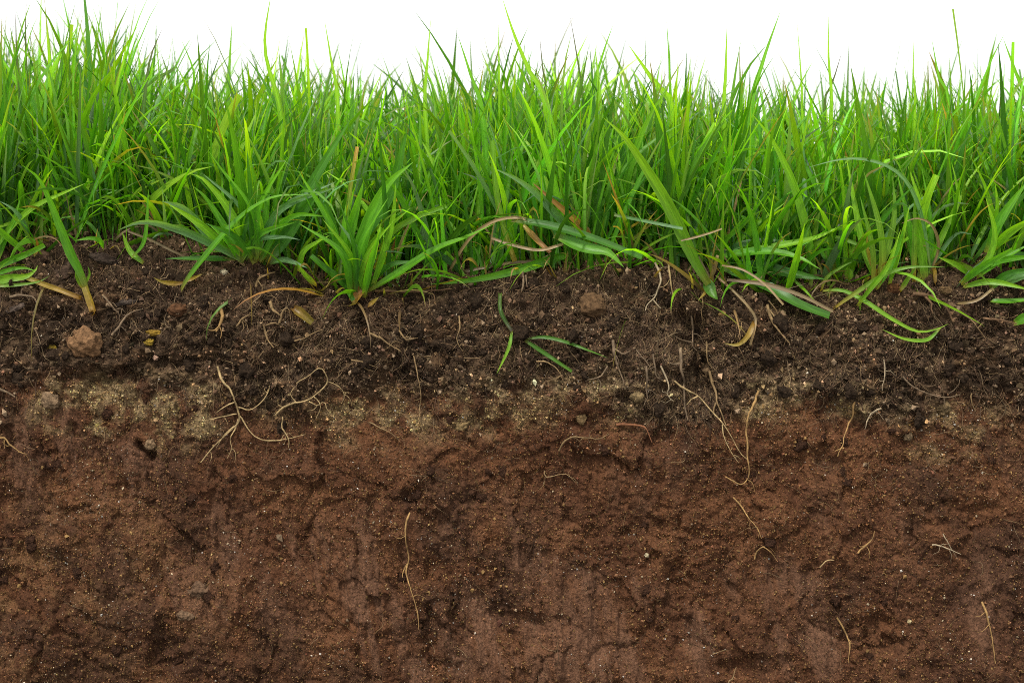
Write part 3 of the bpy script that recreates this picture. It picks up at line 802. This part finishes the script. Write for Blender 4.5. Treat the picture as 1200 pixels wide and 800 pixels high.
def hero_path(pts, y0, dy, n):
    hugging = max(q[1] for q in pts) > 275
    """control points (px, py) or (px, py, depth mm); kept in front of the soil"""
    m = len(pts); out = []
    for k, q in enumerate(pts):
        y = y0 + (dy * k / max(1, m - 1) if len(q) < 3 else q[2]) * .001
        if k > 0:
            p, nn, dist = surf(q[0], q[1])
            if dist < 3:
                y = min(y, p[1] - .0022)
        out.append(P(q[0], q[1], y))
    out = np.array(out)
    if m == 2: out = np.array([out[0], out.mean(0) + [0, -.001, 0], out[1]])
    r = resample(out, n)
    if hugging:
        y = r[:, 1].copy()
        for k in range(2, n):
            q = 600 + r[k, 0] / K * DIST / (DIST + y[k]); w = (300 - CAMZ / K) - (r[k, 2] - CAMZ) / K * DIST / (DIST + y[k])
            p, nn, dist = surf(q, w)
            if dist < 2: y[k] = min(y[k], p[1] - .0016)
        y2 = hug(y); y2[0] = r[0, 1]
        for k in range(1, n):
            f = (DIST + y2[k]) / (DIST + r[k, 1])
            r[k] = [r[k, 0] * f, y2[k], CAMZ + (r[k, 2] - CAMZ) * f]
    return r

def add_blade(name, pts, w, style, parent=None, y0=None, dy=-8, n=18, **kw):
    if y0 is None:
        p, nn, dist = surf(pts[0][0], pts[0][1])
        y0 = p[1] + .001
    path = hero_path(pts, y0, dy, n)
    if style == 's': w *= .75
    org = np.array(parent.location) if parent else path[0].copy()
    v, f, c, uvr = blade_mesh(path - org, w * K, style, **kw)
    me = mesh_np(name, v, f, c, uvr)
    o = obj(name, me, M_STRAW if style in ('s', 'o') else M_GRASS, parent)
    if not parent: o.location = org
    return o

def tuft(label, base, blades, name='grass_tuft', cat='grass tuft', y0=None, group=None, wide=1.12, extra=0, spread=75, reach=95):
    blades = list(blades)
    for _ in range(extra):
        a = math.radians(random.uniform(-spread, spread)); ln = reach * random.uniform(.55, 1.1)
        x0, y1 = base[0] + random.uniform(-14, 14), base[1] - random.uniform(0, 6)
        dr = math.copysign(random.uniform(.0, .35), a)
        blades.append(([(x0, y1), (x0 + .5 * ln * math.sin(a * .8), y1 - .5 * ln * math.cos(a * .8)), (x0 + ln * math.sin(a + dr), y1 - ln * math.cos(a + dr * .9))],
                       random.uniform(5, 8.5), random.choice('ggllbgd'), dict(dy=random.uniform(-26, -4))))
    p, nn, dist = surf(*base)
    if y0 is not None: p = P(base[0], base[1], y0)
    r = empty(name, tuple(p)); tag(r, label, cat, group)
    for b in blades:
        pts, w, st = list(b[0]), b[1], b[2]
        if len(b) < 4 or not b[3]: pts[0] = (pts[0][0] + random.uniform(-9, 9), pts[0][1] + random.uniform(-3, 1))
        kw = dict(b[3]) if len(b) > 3 else {}
        nm = kw.pop('name', 'blade')
        w = w * wide if nm == 'blade' else w
        kw.setdefault('tilt', random.uniform(-.5, .5)); kw.setdefault('twist', random.uniform(-.5, .5))
        add_blade(nm, pts, w, st, r, y0=p[1] + .001, dy=kw.pop('dy', random.uniform(-16, 2)), **kw)
    return r

# the plants in front, seen one by one
tuft('single stem with yellow sheath and one long bent blade near the photo edge', (110, 366),
     [([(111, 368), (106, 352), (100, 336)], 9, 'yy', dict(tip='strap', fold=.7, name='sheath', dy=-2)),
      ([(102, 340), (94, 318), (84, 298), (70, 262), (58, 232), (45, 208), (25, 193)], 11, 'g', dict(tilt=.2, twist=.7, dy=-10)),
      ([(95, 338), (90, 326), (88, 318)], 4, 'y', {}), ([(101, 338), (105, 322), (103, 312)], 3.5, 'y', {})], name='grass_plant')
tuft('spray of arched blades leaning in from the photo edge', (2, 308),
     [([(-14, 304), (8, 272), (30, 250), (50, 237), (75, 226), (100, 215)], 6.5, 'l', dict(dy=-14)),
      ([(-6, 305), (8, 276), (16, 258), (24, 232)], 6, 'g', {}), ([(-8, 316), (10, 306), (30, 298), (52, 287)], 7.5, 'g', dict(tip='cut', dy=-10)),
      ([(-14, 332), (10, 326), (30, 324), (41, 317), (44, 311)], 9, 'l', dict(dy=-6)), ([(-10, 322), (15, 315), (30, 314), (43, 318)], 5, 'g', {}),
      ([(-10, 336), (18, 334), (45, 330), (58, 323)], 4, 'y', {}), ([(36, 284), (28, 262), (16, 246), (0, 236)], 5.5, 'b', {}), ([(46, 300), (44, 288), (42, 278)], 5, 'o', {})])
tag(add_blade('stalk', [(96, 350), (70, 340), (45, 331), (24, 322)], 6, 'yy', dy=-2, tip='strap', fold=.5), 'flat yellowed stalk lying beside the sheathed yellow stem', 'stalk')
tuft('bushy rosette of wide spreading blades on the soil edge', (294, 308),
     [([(286, 306), (258, 290), (222, 273), (182, 261), (160, 261), (138, 270)], 10, 'b', dict(dy=-26, tilt=.5, twist=.3)),
      ([(276, 303), (248, 278), (218, 246), (200, 238), (190, 236)], 11, 'b', dict(dy=-16)), ([(272, 300), (238, 266), (196, 238)], 9, 'l', dict(dy=-20)),
      ([(298, 309), (282, 272), (263, 238), (238, 210), (223, 204)], 10, 'l', dict(dy=-12)), ([(285, 303), (262, 264), (241, 232), (226, 218)], 8, 'g', dict(dy=-10)),
      ([(300, 307), (300, 264), (291, 226), (278, 190)], 8, 'l', dict(dy=-4)), ([(303, 307), (311, 262), (315, 222), (326, 190)], 8, 'g', {}),
      ([(308, 307), (334, 264), (349, 234)], 7, 'l', {}), ([(314, 308), (342, 266), (361, 240), (378, 214)], 15, 'd', dict(tilt=-.3)),
      ([(276, 304), (240, 303), (194, 303)], 7, 'd', dict(dy=-10)), ([(293, 307), (282, 285), (270, 256), (262, 232), (260, 204)], 7, 'g', {}),
      ([(296, 307), (298, 255), (284, 206)], 9, 'd', dict(dy=6)), ([(316, 309), (334, 306), (360, 314)], 10, 'b', dict(dy=-10)),
      ([(322, 300), (346, 252), (384, 184), (412, 138)], 13, 'd', dict(dy=-4)), ([(288, 305), (300, 282), (330, 278), (352, 281)], 6, 'b', dict(dy=-14)),
      ([(290, 308), (280, 296), (268, 298)], 6, 'y', {}), ([(306, 307), (322, 272), (347, 252), (384, 254)], 7, 'g', dict(dy=-18)),
      ([(299, 307), (306, 270), (300, 235)], 7, 'l', dict(dy=-14)), ([(304, 307), (318, 280), (326, 250)], 7, 'g', dict(dy=-12)), ([(281, 305), (268, 285), (244, 262)], 8, 'g', dict(dy=-16))], wide=1.05, extra=11, spread=60, reach=125)
tuft('thin arching blade rooted below the rosette with a yellow base', (213, 340),
     [([(212, 341), (219, 328), (236, 306), (256, 282), (278, 258), (302, 240), (326, 230), (366, 228)], 7.5, 'g', dict(dy=-22, tilt=.2, twist=.6)),
      ([(216, 331), (204, 332), (190, 330), (180, 325)], 5, 'yy', dict(dy=-4)), ([(217, 330), (226, 326), (237, 321)], 4, 'yy', dict(dy=-3))], name='grass_plant')
tag(add_blade('stalk', [(224, 304), (200, 293), (176, 281), (150, 271)], 4, 's', dy=-6, tip='strap', bright=.7), 'thin brown-green stalk lying behind the arching thin blade', 'stalk')
tuft('short lime sprout at the back of the bare soil', (160, 310),
     [([(160, 311), (152, 294), (143, 272)], 6, 'l', {}), ([(121, 293), (118, 283), (106, 279), (88, 282)], 5, 'g', {}), ([(163, 305), (170, 280), (174, 222)], 5, 'g', {})])
tuft('wide-leaved plant with broad upright blades and brown root crown', (420, 350),
     [([(412, 356), (419, 346), (428, 336)], 11, 'o', dict(tip='strap', fold=.8, name='root_crown', dy=-2)),
      ([(416, 338), (426, 278), (452, 220), (484, 190)], 15, 'g', dict(tilt=.15, dy=-20)), ([(404, 322), (430, 268), (458, 222), (478, 146)], 16, 'd', dict(tilt=-.2, dy=-6)),
      ([(436, 338), (448, 302), (460, 258), (464, 214)], 8, 'l', dict(dy=-14)), ([(430, 342), (468, 320), (510, 293), (545, 279), (580, 262)], 12, 'g', dict(dy=-18, tilt=.45)),
      ([(398, 314), (410, 268), (426, 212)], 13, 'g', dict(dy=-10)), ([(414, 344), (398, 328), (380, 314), (364, 300)], 10, 'd', dict(dy=-12, tip='cut')),
      ([(401, 312), (386, 254), (366, 202)], 11, 'd', dict(dy=-8)), ([(425, 338), (431, 308), (437, 288)], 5, 'yy', dict(dy=-12)),
      ([(440, 314), (456, 276), (484, 256), (523, 241)], 7, 'y', dict(tip='cut', dy=-10)), ([(368, 337), (358, 322), (346, 306)], 6, 'y', {}),
      ([(350, 318), (356, 296), (372, 284), (386, 276)], 7, 'l', dict(dy=-14)), ([(406, 336), (414, 352)], 7, 'd', dict(tip='cut')), ([(424, 340), (440, 296), (446, 262)], 9, 'l', dict(dy=-22)),
      ([(418, 338), (404, 288), (405, 240)], 10, 'g', dict(dy=-14)), ([(428, 340), (455, 312), (492, 306)], 8, 'd', dict(dy=-6))], name='broad_leaf_grass', wide=1.05, extra=9, spread=38, reach=150)
tag(add_blade('cut_stalk', [(398, 322), (404, 270), (412, 212), (419, 172)], 5, 't', y0=.0, dy=0, tip='strap', fold=.7), 'thick mown stalk with a brown cut end above the wide-leaved plant', 'stalk')
tag(add_blade('lying_blade', [(684, 292), (645, 304), (600, 318), (552, 328), (504, 333)], 10.5, 'g', dy=-14, tilt=.5, fold=.25), 'wide green blade lying flat over the soil edge, tip towards the wide-leaved plant', 'grass blade')
tag(add_blade('withered_blade', [(527, 318), (540, 294), (556, 274), (580, 259), (606, 255), (628, 261)], 5.5, 's', dy=-14, tip='strap', fold=.5), 'withered straw blade arching above the flat lying blade', 'grass blade')
tag(add_blade('drooping_blade', [(600, 258), (630, 262), (664, 270), (704, 283), (752, 302)], 11, 'd', y0=.0, dy=-10, tip='cut', tilt=.3), 'olive drooping blade running right from the withered straw arch', 'grass blade')
tag(add_blade('drooping_blade', [(650, 276), (684, 290), (712, 296), (731, 313)], 14, 'g', y0=-.004, dy=-8, tilt=.1), 'broad drooping leaf whose grey-green tip hangs over the pale lump', 'grass blade')
tag(add_blade('blue_blade', [(694, 296), (672, 272), (645, 244), (628, 226), (604, 209), (578, 197)], 10, 'b', y0=.012, dy=-18, tilt=.5), 'blue-green folded blade crossing above the drooping leaves', 'grass blade')
tag(add_blade('spotted_blade', [(702, 294), (684, 268), (660, 246), (644, 232), (624, 214)], 8.5, 'o', y0=.014, dy=-14), 'orange-brown spotted blade beside the blue-green folded one', 'grass blade')
tag(add_blade('withered_blade', [(613, 264), (630, 282), (645, 296)], 7, 'o', y0=.004, dy=-6, tip='cut'), 'short brown strap hanging under the withered straw arch', 'grass blade')
tag(add_blade('straw', [(576, 279), (600, 287), (632, 293), (660, 286)], 5, 's', y0=.004, dy=-8, tip='strap'), 'pinkish dry straw curved under the drooping blades', 'straw')
tag(add_blade('straw', [(540, 319), (570, 313), (600, 308), (628, 306)], 5, 's', dy=-4, tip='strap', bright=.7), 'dull brown straw lying flat above the wide lying blade', 'straw')
tag(add_blade('stem', [(603, 306), (594, 280), (584, 240), (579, 200), (577, 165)], 7, 'y', y0=.008, dy=-4, tip='strap', fold=.9), 'jointed yellow-green stem standing behind the withered straw arch', 'stem')
tuft('thick bright diagonal blade with a stubby green bud at its foot', (832, 340),
     [([(833, 338), (812, 302), (786, 246), (757, 197), (731, 160), (707, 138)], 13, 'l', dict(dy=-24, tilt=.1, twist=.3, fold=.3, bright=.95)),
      ([(828, 328), (833, 341), (841, 351)], 14, 'g', dict(name='bud', dy=-6, bright=.9)), ([(833, 326), (838, 312), (841, 299)], 7, 's', dict(name='sheath', tip='cut', dy=-10)),
      ([(830, 336), (826, 344), (818, 352)], 4, 'yy', dict(dy=-5))], name='grass_plant')
tuft('low sideways plant of long blades right of the diagonal blade', (842, 310),
     [([(834, 306), (870, 297), (920, 287), (958, 278), (986, 264)], 9, 'l', dict(dy=-20, tilt=.5)), ([(834, 307), (862, 298), (902, 295), (936, 302), (962, 316)], 10, 'g', dict(dy=-26, tilt=.4)),
      ([(856, 311), (890, 313), (930, 321), (967, 327)], 13, 'd', dict(dy=-16, tilt=.3)), ([(834, 302), (880, 284), (920, 284), (944, 288)], 8, 'b', dict(dy=-6)),
      ([(838, 300), (870, 262), (904, 220)], 5, 'g', {}), ([(830, 292), (800, 286), (765, 272)], 7, 'd', dict(dy=-10)), ([(836, 304), (800, 296), (772, 292)], 10, 'd', dict(dy=-8)),
      ([(850, 300), (880, 268), (922, 236)], 5, 'l', {})])
tag(add_blade('broken_leaf', [(842, 312), (864, 320), (900, 336), (936, 356), (972, 370)], 14, 'd', dy=-18, tip='cut', tilt=.25, fold=.2), 'broken dark green leaf hanging over the soil right of the diagonal blade', 'leaf')
tag(add_blade('withered_blade', [(852, 328), (896, 333), (938, 346), (976, 365)], 7, 's', y0=-.010, dy=-10, tip='cut', bright=.85), 'brown dead strip along the top of the broken dark leaf', 'grass blade')
tag(add_blade('straw', [(846, 311), (870, 316), (896, 333), (918, 357)], 3.6, 's', y0=-.012, dy=-14, tip='strap'), 'thin pinkish straw crossing over the broken dark leaf', 'straw')
tag(add_blade('withered_blade', [(838, 322), (856, 338), (874, 356), (885, 372), (884, 386), (879, 404)], 4.2, 's', dy=-12, tip='strap', fold=.6), 'long dry grey straw drooping from the foot of the diagonal blade', 'straw')
tag(add_blade('withered_blade', [(884, 376), (876, 394), (864, 404), (848, 402)], 6, 'yy', dy=-6), 'yellow curled leaf tip at the end of the dry grey straw', 'leaf')
tag(add_blade('withered_blade', [(932, 316), (948, 296), (964, 283), (982, 279), (1004, 286), (1036, 296)], 6.5, 'y', dy=-16), 'yellowed blade arching over the dark bark flake', 'grass blade')
tag(add_blade('straw', [(956, 300), (972, 290), (988, 294), (994, 312)], 3, 's', dy=-6, tip='strap'), 'fine straw hoop beneath the yellowed arching blade', 'straw')
tag(add_blade('lying_blade', [(962, 341), (986, 340), (1012, 352), (1044, 373), (1074, 388), (1096, 386), (1112, 379)], 5.5, 'l', dy=-12), 'thin green blade trailing down the soil below the yellow-based tuft', 'grass blade')
tag(add_blade('lying_blade', [(1102, 384), (1086, 398), (1060, 397), (1034, 386)], 4.5, 'l', dy=-4), 'short thin blade crossing the end of the trailing one', 'grass blade')
tag(add_blade('lying_blade', [(976, 362), (1000, 345), (1034, 323), (1066, 313), (1108, 313)], 5.5, 'y', dy=-16), 'thin yellow-green blade arching low across the foot of the tuft', 'grass blade')
tag(add_blade('curled_blade', [(962, 342), (968, 326), (986, 313), (1004, 304)], 4, 'y', dy=-8), 'small curled yellowish blade left of the low arching one', 'grass blade')
tag(add_blade('lying_blade', [(930, 328), (944, 341), (958, 356)], 4, 'l', dy=-8), 'short thin blade pointing down beside the broken dark leaf tip', 'grass blade')
tuft('upright tuft of narrow blades with yellow bases', (1030, 336),
     [([(1030, 340), (1040, 318), (1052, 290), (1060, 262)], 6, 'g', {}), ([(1028, 338), (1034, 300), (1030, 262), (1012, 200)], 7, 'y', {}), ([(1026, 338), (1022, 290), (1008, 230)], 6, 'y', {}),
      ([(1032, 338), (1040, 290), (1048, 250), (1046, 206)], 7, 'y', {}), ([(1024, 336), (1012, 290), (992, 186)], 7, 'l', {}), ([(1034, 336), (1054, 290), (1066, 240)], 6, 'l', {}),
      ([(1005, 358), (1020, 338), (1040, 312), (1056, 268)], 5.5, 'l', dict(dy=-14)), ([(1027, 337), (1018, 300), (1016, 268)], 5, 'yy', {}), ([(1054, 342), (1064, 326), (1074, 312)], 5, 'y', dict(dy=-6))])
tuft('upright tuft of bright blades, one broad and cut square', (1084, 330),
     [([(1082, 332), (1086, 290), (1078, 240), (1064, 194)], 8, 'l', {}), ([(1084, 330), (1078, 270), (1086, 232), (1097, 205)], 11, 'l', dict(tip='cut', dy=-14)),
      ([(1086, 332), (1104, 276), (1122, 236), (1120, 212), (1115, 190)], 6.5, 'l', {}), ([(1080, 330), (1072, 280), (1072, 222)], 6, 'y', {}), ([(1078, 330), (1066, 290), (1058, 240)], 6, 'y', {}),
      ([(1088, 336), (1094, 312), (1090, 290)], 5, 'yy', {}), ([(1090, 320), (1100, 290), (1092, 264), (1074, 256), (1056, 262)], 4.5, 's', dict(dy=-18)), ([(1074, 330), (1068, 280), (1052, 205)], 7, 'g', {}),
      ([(1086, 328), (1090, 260), (1080, 196)], 6, 'g', {}), ([(1094, 322), (1118, 276), (1139, 274)], 5, 'b', {})])
tag(add_blade('arched_blade', [(1090, 312), (1082, 262), (1068, 222), (1046, 198), (1014, 187), (984, 187), (948, 196)], 5, 'b', y0=.004, dy=-14), 'pale thin blade bent over in a wide arch above the yellow-based tuft', 'grass blade')
tuft('splayed tuft of green blades at the photo edge, right of the brown runner', (1136, 328),
     [([(1126, 332), (1148, 314), (1186, 292)], 8, 'g', dict(tip='cut', dy=-16)), ([(1132, 328), (1158, 304), (1166, 272), (1155, 230)], 7, 'l', dict(dy=-8)), ([(1156, 296), (1172, 258), (1204, 212)], 10, 'g', dict(dy=-8)),
      ([(1148, 311), (1182, 303), (1220, 300)], 7, 'g', dict(dy=-16)), ([(1128, 336), (1162, 330), (1210, 340)], 6.5, 'l', dict(dy=-14)), ([(1156, 353), (1188, 353), (1222, 349)], 7, 'g', dict(dy=-8)),
      ([(1120, 356), (1144, 352), (1164, 338)], 4, 's', dict(tip='strap', dy=-3)), ([(1160, 338), (1182, 322), (1222, 315)], 9, 'd', dict(dy=-14)), ([(1136, 322), (1120, 310), (1099, 301)], 6, 'l', dict(dy=-10)),
      ([(1176, 330), (1200, 322), (1226, 326)], 14, 'b', dict(dy=-10)), ([(1164, 292), (1182, 272), (1216, 252)], 10, 'l', dict(dy=-12)), ([(1140, 326), (1166, 310), (1210, 284)], 7, 'g', {}), ([(1170, 270), (1168, 240), (1166, 214)], 5, 'l', {})])
tag(add_blade('grass_sprig', [(1188, 379), (1202, 372), (1224, 364)], 11, 'g', dy=-8), 'bright green leaf stub poking in at the photo edge below the splayed tuft', 'leaf')
tag(add_blade('fallen_blade', [(614, 398), (636, 395), (664, 401), (712, 419)], 4.2, 'g', dy=-4, bright=.8), 'longer of two cut green blades forming a V on the topsoil', 'grass blade')
tag(add_blade('fallen_blade', [(614, 398), (640, 415), (670, 435)], 5, 'g', dy=-4, tip='cut', bright=.75), 'shorter lower cut green blade forming a V on the topsoil', 'grass blade')
st = tag(add_blade('shoot', [(586, 344), (586, 362), (592, 376), (600, 388)], 4.5, 'k', dy=-3, tip='strap', fold=.9), 'thin grey and green shoot hanging down the topsoil left of the fallen V', 'shoot')
sh2 = add_blade('blade', [(600, 387), (596, 408), (582, 438)], 4, 'l', dy=-4); sh2.parent = st; sh2.location = sh2.location - st.location
tag(add_blade('bud', [(344, 361), (354, 368), (366, 378)], 11, 'yy', dy=-3, bright=.8, tip='cut', fold=.7), 'fat yellow bud stuck in the topsoil left of the wide-leaved plant', 'bud')
tag(add_blade('bud', [(431, 359), (437, 354), (444, 348)], 5, 'yy', dy=-3), 'slim yellow-green sliver beside the brown root crown', 'bud')
tag(add_blade('straw', [(720, 252), (745, 257), (770, 262), (800, 268)], 4, 'b', y0=-.004, dy=-3, tip='strap'), 'pale cut blade lying across behind the diagonal blade', 'grass blade')
tag(add_blade('straw', [(798, 282), (815, 278), (832, 273), (846, 268)], 3.6, 's', y0=-.012, dy=-2, tip='cut'), 'short pinkish straw just right of the diagonal blade', 'straw')

# blades that stand out against the white
tall = [([(330, 150), (312, 70), (311, 36), (318, -8)], 6, 'l', 'tallest blade left of centre, running out of the top edge'),
        ([(44, 160), (32, 92), (30, 40), (31, -2)], 3.6, 'k', 'thin dark blade reaching the top edge near the corner'),
        ([(24, 130), (20, 70), (18, 14)], 4, 'k', 'thin dark blade next to the tallest corner one'),
        ([(25, 110), (34, 46), (46, 16)], 3.2, 'g', 'thin blade curving away from the dark corner blades'),
        ([(168, 130), (176, 70), (191, 32)], 4.5, 'k', 'dark blade leaning over the gap in the grass near the corner'),
        ([(498, 130), (501, 70), (505, 20)], 5, 'l', 'bright upright blade left of the tallest middle blade'),
        ([(586, 150), (585, 90), (584, 25)], 3.6, 'l', 'flat-topped mown blade just left of the tallest middle blade'),
        ([(640, 130), (620, 84), (602, 40), (588, -4)], 7, 'l', 'tallest blade in the middle, leaning back to the top edge'),
        ([(566, 140), (552, 90), (536, 40)], 6, 'g', 'broad blade leaning left below the tallest middle blade'),
        ([(640, 120), (636, 80), (632, 38)], 3.5, 'k', 'dark thin blade right of the tallest middle blade'),
        ([(684, 130), (676, 66), (667, 14)], 3, 'k', 'hair-thin dark blade rising alone right of the middle'),
        ([(694, 120), (706, 66), (719, 28)], 5.5, 'g', 'blade with a fine tip leaning right of the thin dark one'),
        ([(788, 136), (766, 96), (736, 52)], 9.5, 'l', 'broad bright blade with a blunt top leaning left'),
        ([(786, 120), (784, 70), (781, 22)], 4, 'g', 'thin blade standing right of the broad blunt one'),
        ([(848, 140), (850, 90), (852, 27)], 5.5, 'l', 'straight bright blade, narrowly upright right of the gap'),
        ([(880, 140), (892, 80), (915, 12)], 7, 'g', 'tall blade leaning right with a dark needle tip'),
        ([(940, 130), (938, 80), (934, 24)], 3, 'l', 'hair-thin lime blade beside the leaning needle-tipped one'),
        ([(974, 130), (971, 70), (971, 16)], 4.5, 'l', 'straight slim blade, tallest in the right half'),
        ([(966, 130), (976, 96), (987, 60)], 4.5, 'k', 'dark slanting blade right of the tallest slim one'),
        ([(1112, 130), (1100, 90), (1092, 46)], 5.5, 'g', 'blade leaning left near the right-hand end of the sward'),
        ([(1072, 126), (1070, 90), (1071, 42)], 4, 'l', 'slim blade with dark tip, third last of the tall ones'),
        ([(1208, 140), (1192, 90), (1175, 44)], 7.5, 'g', 'last tall blade by the photo edge, leaning left'),
        ([(136, 120), (145, 70), (152, 32)], 4.5, 'l', 'slim lime blade just left of the gap in the grass'),
        ([(228, 110), (226, 80), (212, 46)], 5, 'g', 'blade leaning left at the far side of the gap'),
        ([(396, 130), (388, 70), (380, 22)], 5, 'l', 'bright blade midway between the two tallest ones'),
        ([(86, 120), (88, 70), (90, 30)], 4, 'g', 'slim blade between the dark corner blades and the gap')]
for pts, w, st_, lb in tall:
    yb = random.uniform(.035, .09)
    xb = pts[0][0] + random.uniform(-14, 14)
    zb = float(top_z((xb - 600) * K, yb)) - .004
    pts = [(xb, (300 - CAMZ / K) - (zb - CAMZ) / K * DIST / (DIST + yb))] + pts
    tag(add_blade('tall_blade', pts, w * 1.3, st_, y0=yb, dy=random.uniform(-10, 10), tilt=random.uniform(-.4, .4)), lb, 'grass blade', 'blades standing above the sward')

# ------------------------------------------------------------------ the sward behind: a mass of blades
def sward(n, front_pad, depth, Lmu, Lsd, wmu, lean_sd, bend_mu, seed, wsel, tall_mod=True, back=0.27):
    r = np.random.default_rng(seed)
    nc = n // 6
    cx = r.uniform(-.40, .40, nc)
    yf = np.interp(cx / K + 600, [-400, 0, 60, 140, 230, 290, 420, 520, 760, 900, 960, 1100, 1200, 1600],
                   [.016, .014, .016, .022, .020, .012, .008, .008, .008, .009, .016, .016, .018, .02])
    cy = yf + front_pad + (back - yf - front_pad) * r.random(nc) ** depth
    who = r.integers(0, nc, n)
    bx = cx[who] + r.normal(0, .0045, n); by = np.maximum(cy[who] + r.normal(0, .0045, n), np.maximum(yf[who], .012))
    bz = top_z(bx, by) - .005
    phi = r.uniform(0, 2 * math.pi, n)
    lean = np.abs(r.normal(0, lean_sd, n)) + .03
    bend = np.abs(r.normal(bend_mu, bend_mu * .7, n))
    L = np.clip(r.normal(Lmu, Lsd, n), .02, .13)
    if tall_mod:
        L = L * np.interp(bx / K + 600, [-300, 0, 40, 100, 150, 182, 215, 260, 320, 400, 450, 500, 560, 600, 680, 720, 800, 880, 950, 1000, 1080, 1140, 1200, 1500],
                          [1.08, 1.14, 1.12, 1.0, .94, .80, .90, 1.0, 1.04, 1.02, .90, 1.0, 1.06, 1.06, 1.02, .98, 1.0, 1.0, .95, .97, .94, .95, .97, .97])
    W = wmu * np.exp(r.normal(0, .32, n))
    k = 9
    t = np.linspace(0, 1, k)
    th = lean[:, None] + bend[:, None] * t[None] ** 1.7
    ph = phi[:, None] + r.normal(0, .25, n)[:, None] * t[None]
    step = (L / (k - 1))[:, None, None] * np.stack([np.sin(th) * np.cos(ph), np.sin(th) * np.sin(ph), np.cos(th)], -1)
    c = np.concatenate([np.zeros((n, 1, 3)), np.cumsum(step[:, :-1], 1)], 1) + np.stack([bx, by, bz], 1)[:, None, :]
    c[:, :, 2] = np.maximum(c[:, :, 2], top_z(c[..., 0].ravel(), c[..., 1].ravel()).reshape(n, k) + .001 - .003 * (t[None] == 0))
    T = np.gradient(c, axis=1); T /= np.linalg.norm(T, axis=2)[..., None] + 1e-12
    Sd0 = np.stack([-np.sin(ph), np.cos(ph), 0 * ph], -1)
    N0 = np.cross(Sd0, T)
    a = r.normal(0, .9, n)[:, None] + r.normal(0, .8, n)[:, None] * t[None]
    Sd = np.cos(a)[..., None] * Sd0 + np.sin(a)[..., None] * N0
    Nd = np.cross(Sd, T)
    cut = r.random(n) < .02
    pf = (.5 + .5 * np.clip(t / .28, 0, 1)) * (1 - np.clip((t - .36) / .64, 0, 1) ** 1.8) + .015
    pf2 = (.6 + .4 * np.clip(t / .3, 0, 1)) * (1 - .5 * t)
    pfn = np.where(cut[:, None], pf2[None], pf[None])
    hw = .5 * W[:, None] * pfn
    fold = r.uniform(.15, .6, n)
    V = np.stack([c - Sd * hw[..., None] + Nd * (hw * fold[:, None])[..., None], c, c + Sd * hw[..., None] + Nd * (hw * fold[:, None])[..., None]], 2)
    i = np.arange(k - 1)[:, None]; j = np.arange(2)[None]
    f = np.stack([i * 3 + j, i * 3 + j + 1, (i + 1) * 3 + j + 1, (i + 1) * 3 + j], -1).reshape(-1, 4)
    F = (f[None] + (np.arange(n) * k * 3)[:, None, None]).reshape(-1, 4)
    keys = list(wsel); pr = np.array([wsel[q] for q in keys]); pr = pr / pr.sum()
    ch = r.choice(len(keys), n, p=pr)
    tab = np.stack([ramp(STY[q], t) for q in keys])
    Cc = tab[ch] * np.exp(r.normal(0, .27, n))[:, None, None] * np.exp(r.normal(0, .06, (n, 1, 3)))
    brown = (r.random(n) < .13) & ~cut
    Cc[brown, -1] = np.array([.24, .17, .08]); Cc[brown, -2] = .5 * Cc[brown, -2] + .5 * np.array([.22, .18, .06])
    Cv = np.repeat(Cc[:, :, None, :], 3, 2)
    Cv[:, :, 1] *= 1.12
    uvr = np.zeros((n, k, 3, 3)); uvr[..., 0] = np.array([-1, 0, 1]); uvr[..., 1] = (t * 4)[None, :, None]; uvr[..., 2] = r.random(n)[:, None, None]
    return V.reshape(-1, 3), F, Cv.reshape(-1, 3).clip(0, 1), uvr.reshape(-1, 3)

batches = [sward(8400, .004, 1.05, .078, .016, .0026, .23, .42, 201, {'g': 6, 'l': 3.2, 'd': 3.5, 'y': .7, 'b': .7}),
           sward(3400, .0, 1.2, .050, .015, .0019, .55, .8, 202, {'g': 5, 'l': 4, 'd': 3, 'y': 1.6, 'b': 1.2, 's': .5, 't': .6}, False, .11),
           sward(1500, .0, 1.2, .072, .016, .0027, .48, 1.0, 203, {'g': 5, 'd': 4, 'b': 2, 'l': 4, 't': .6}, False, .12),
           sward(1000, .0, 1.1, .082, .016, .0018, .34, 1.4, 205, {'g': 6, 'd': 3, 'b': 2, 'l': 1.5, 't': .5}, False, .13),
           sward(2200, .004, 1.1, .042, .012, .0021, .30, .5, 206, {'d': 6, 'g': 2, 'b': .5, 's': .4}, False, .16),
           sward(900, -.004, 1.6, .030, .012, .0012, 1.0, .9, 204, {'s': 5, 'o': .8, 'y': 1, 't': 1}, False, .05)]
vs, fs, cs, us, off = [], [], [], [], 0
for v, f, c, u in batches:
    vs.append(v); fs.append(f + off); cs.append(c); us.append(u); off += len(v)
tag(obj('grass', mesh_np('grass', np.vstack(vs), np.vstack(fs), np.vstack(cs), np.vstack(us)), M_GRASS),
    'dense sward of upright green grass on top of the bank', 'grass', kind='stuff')
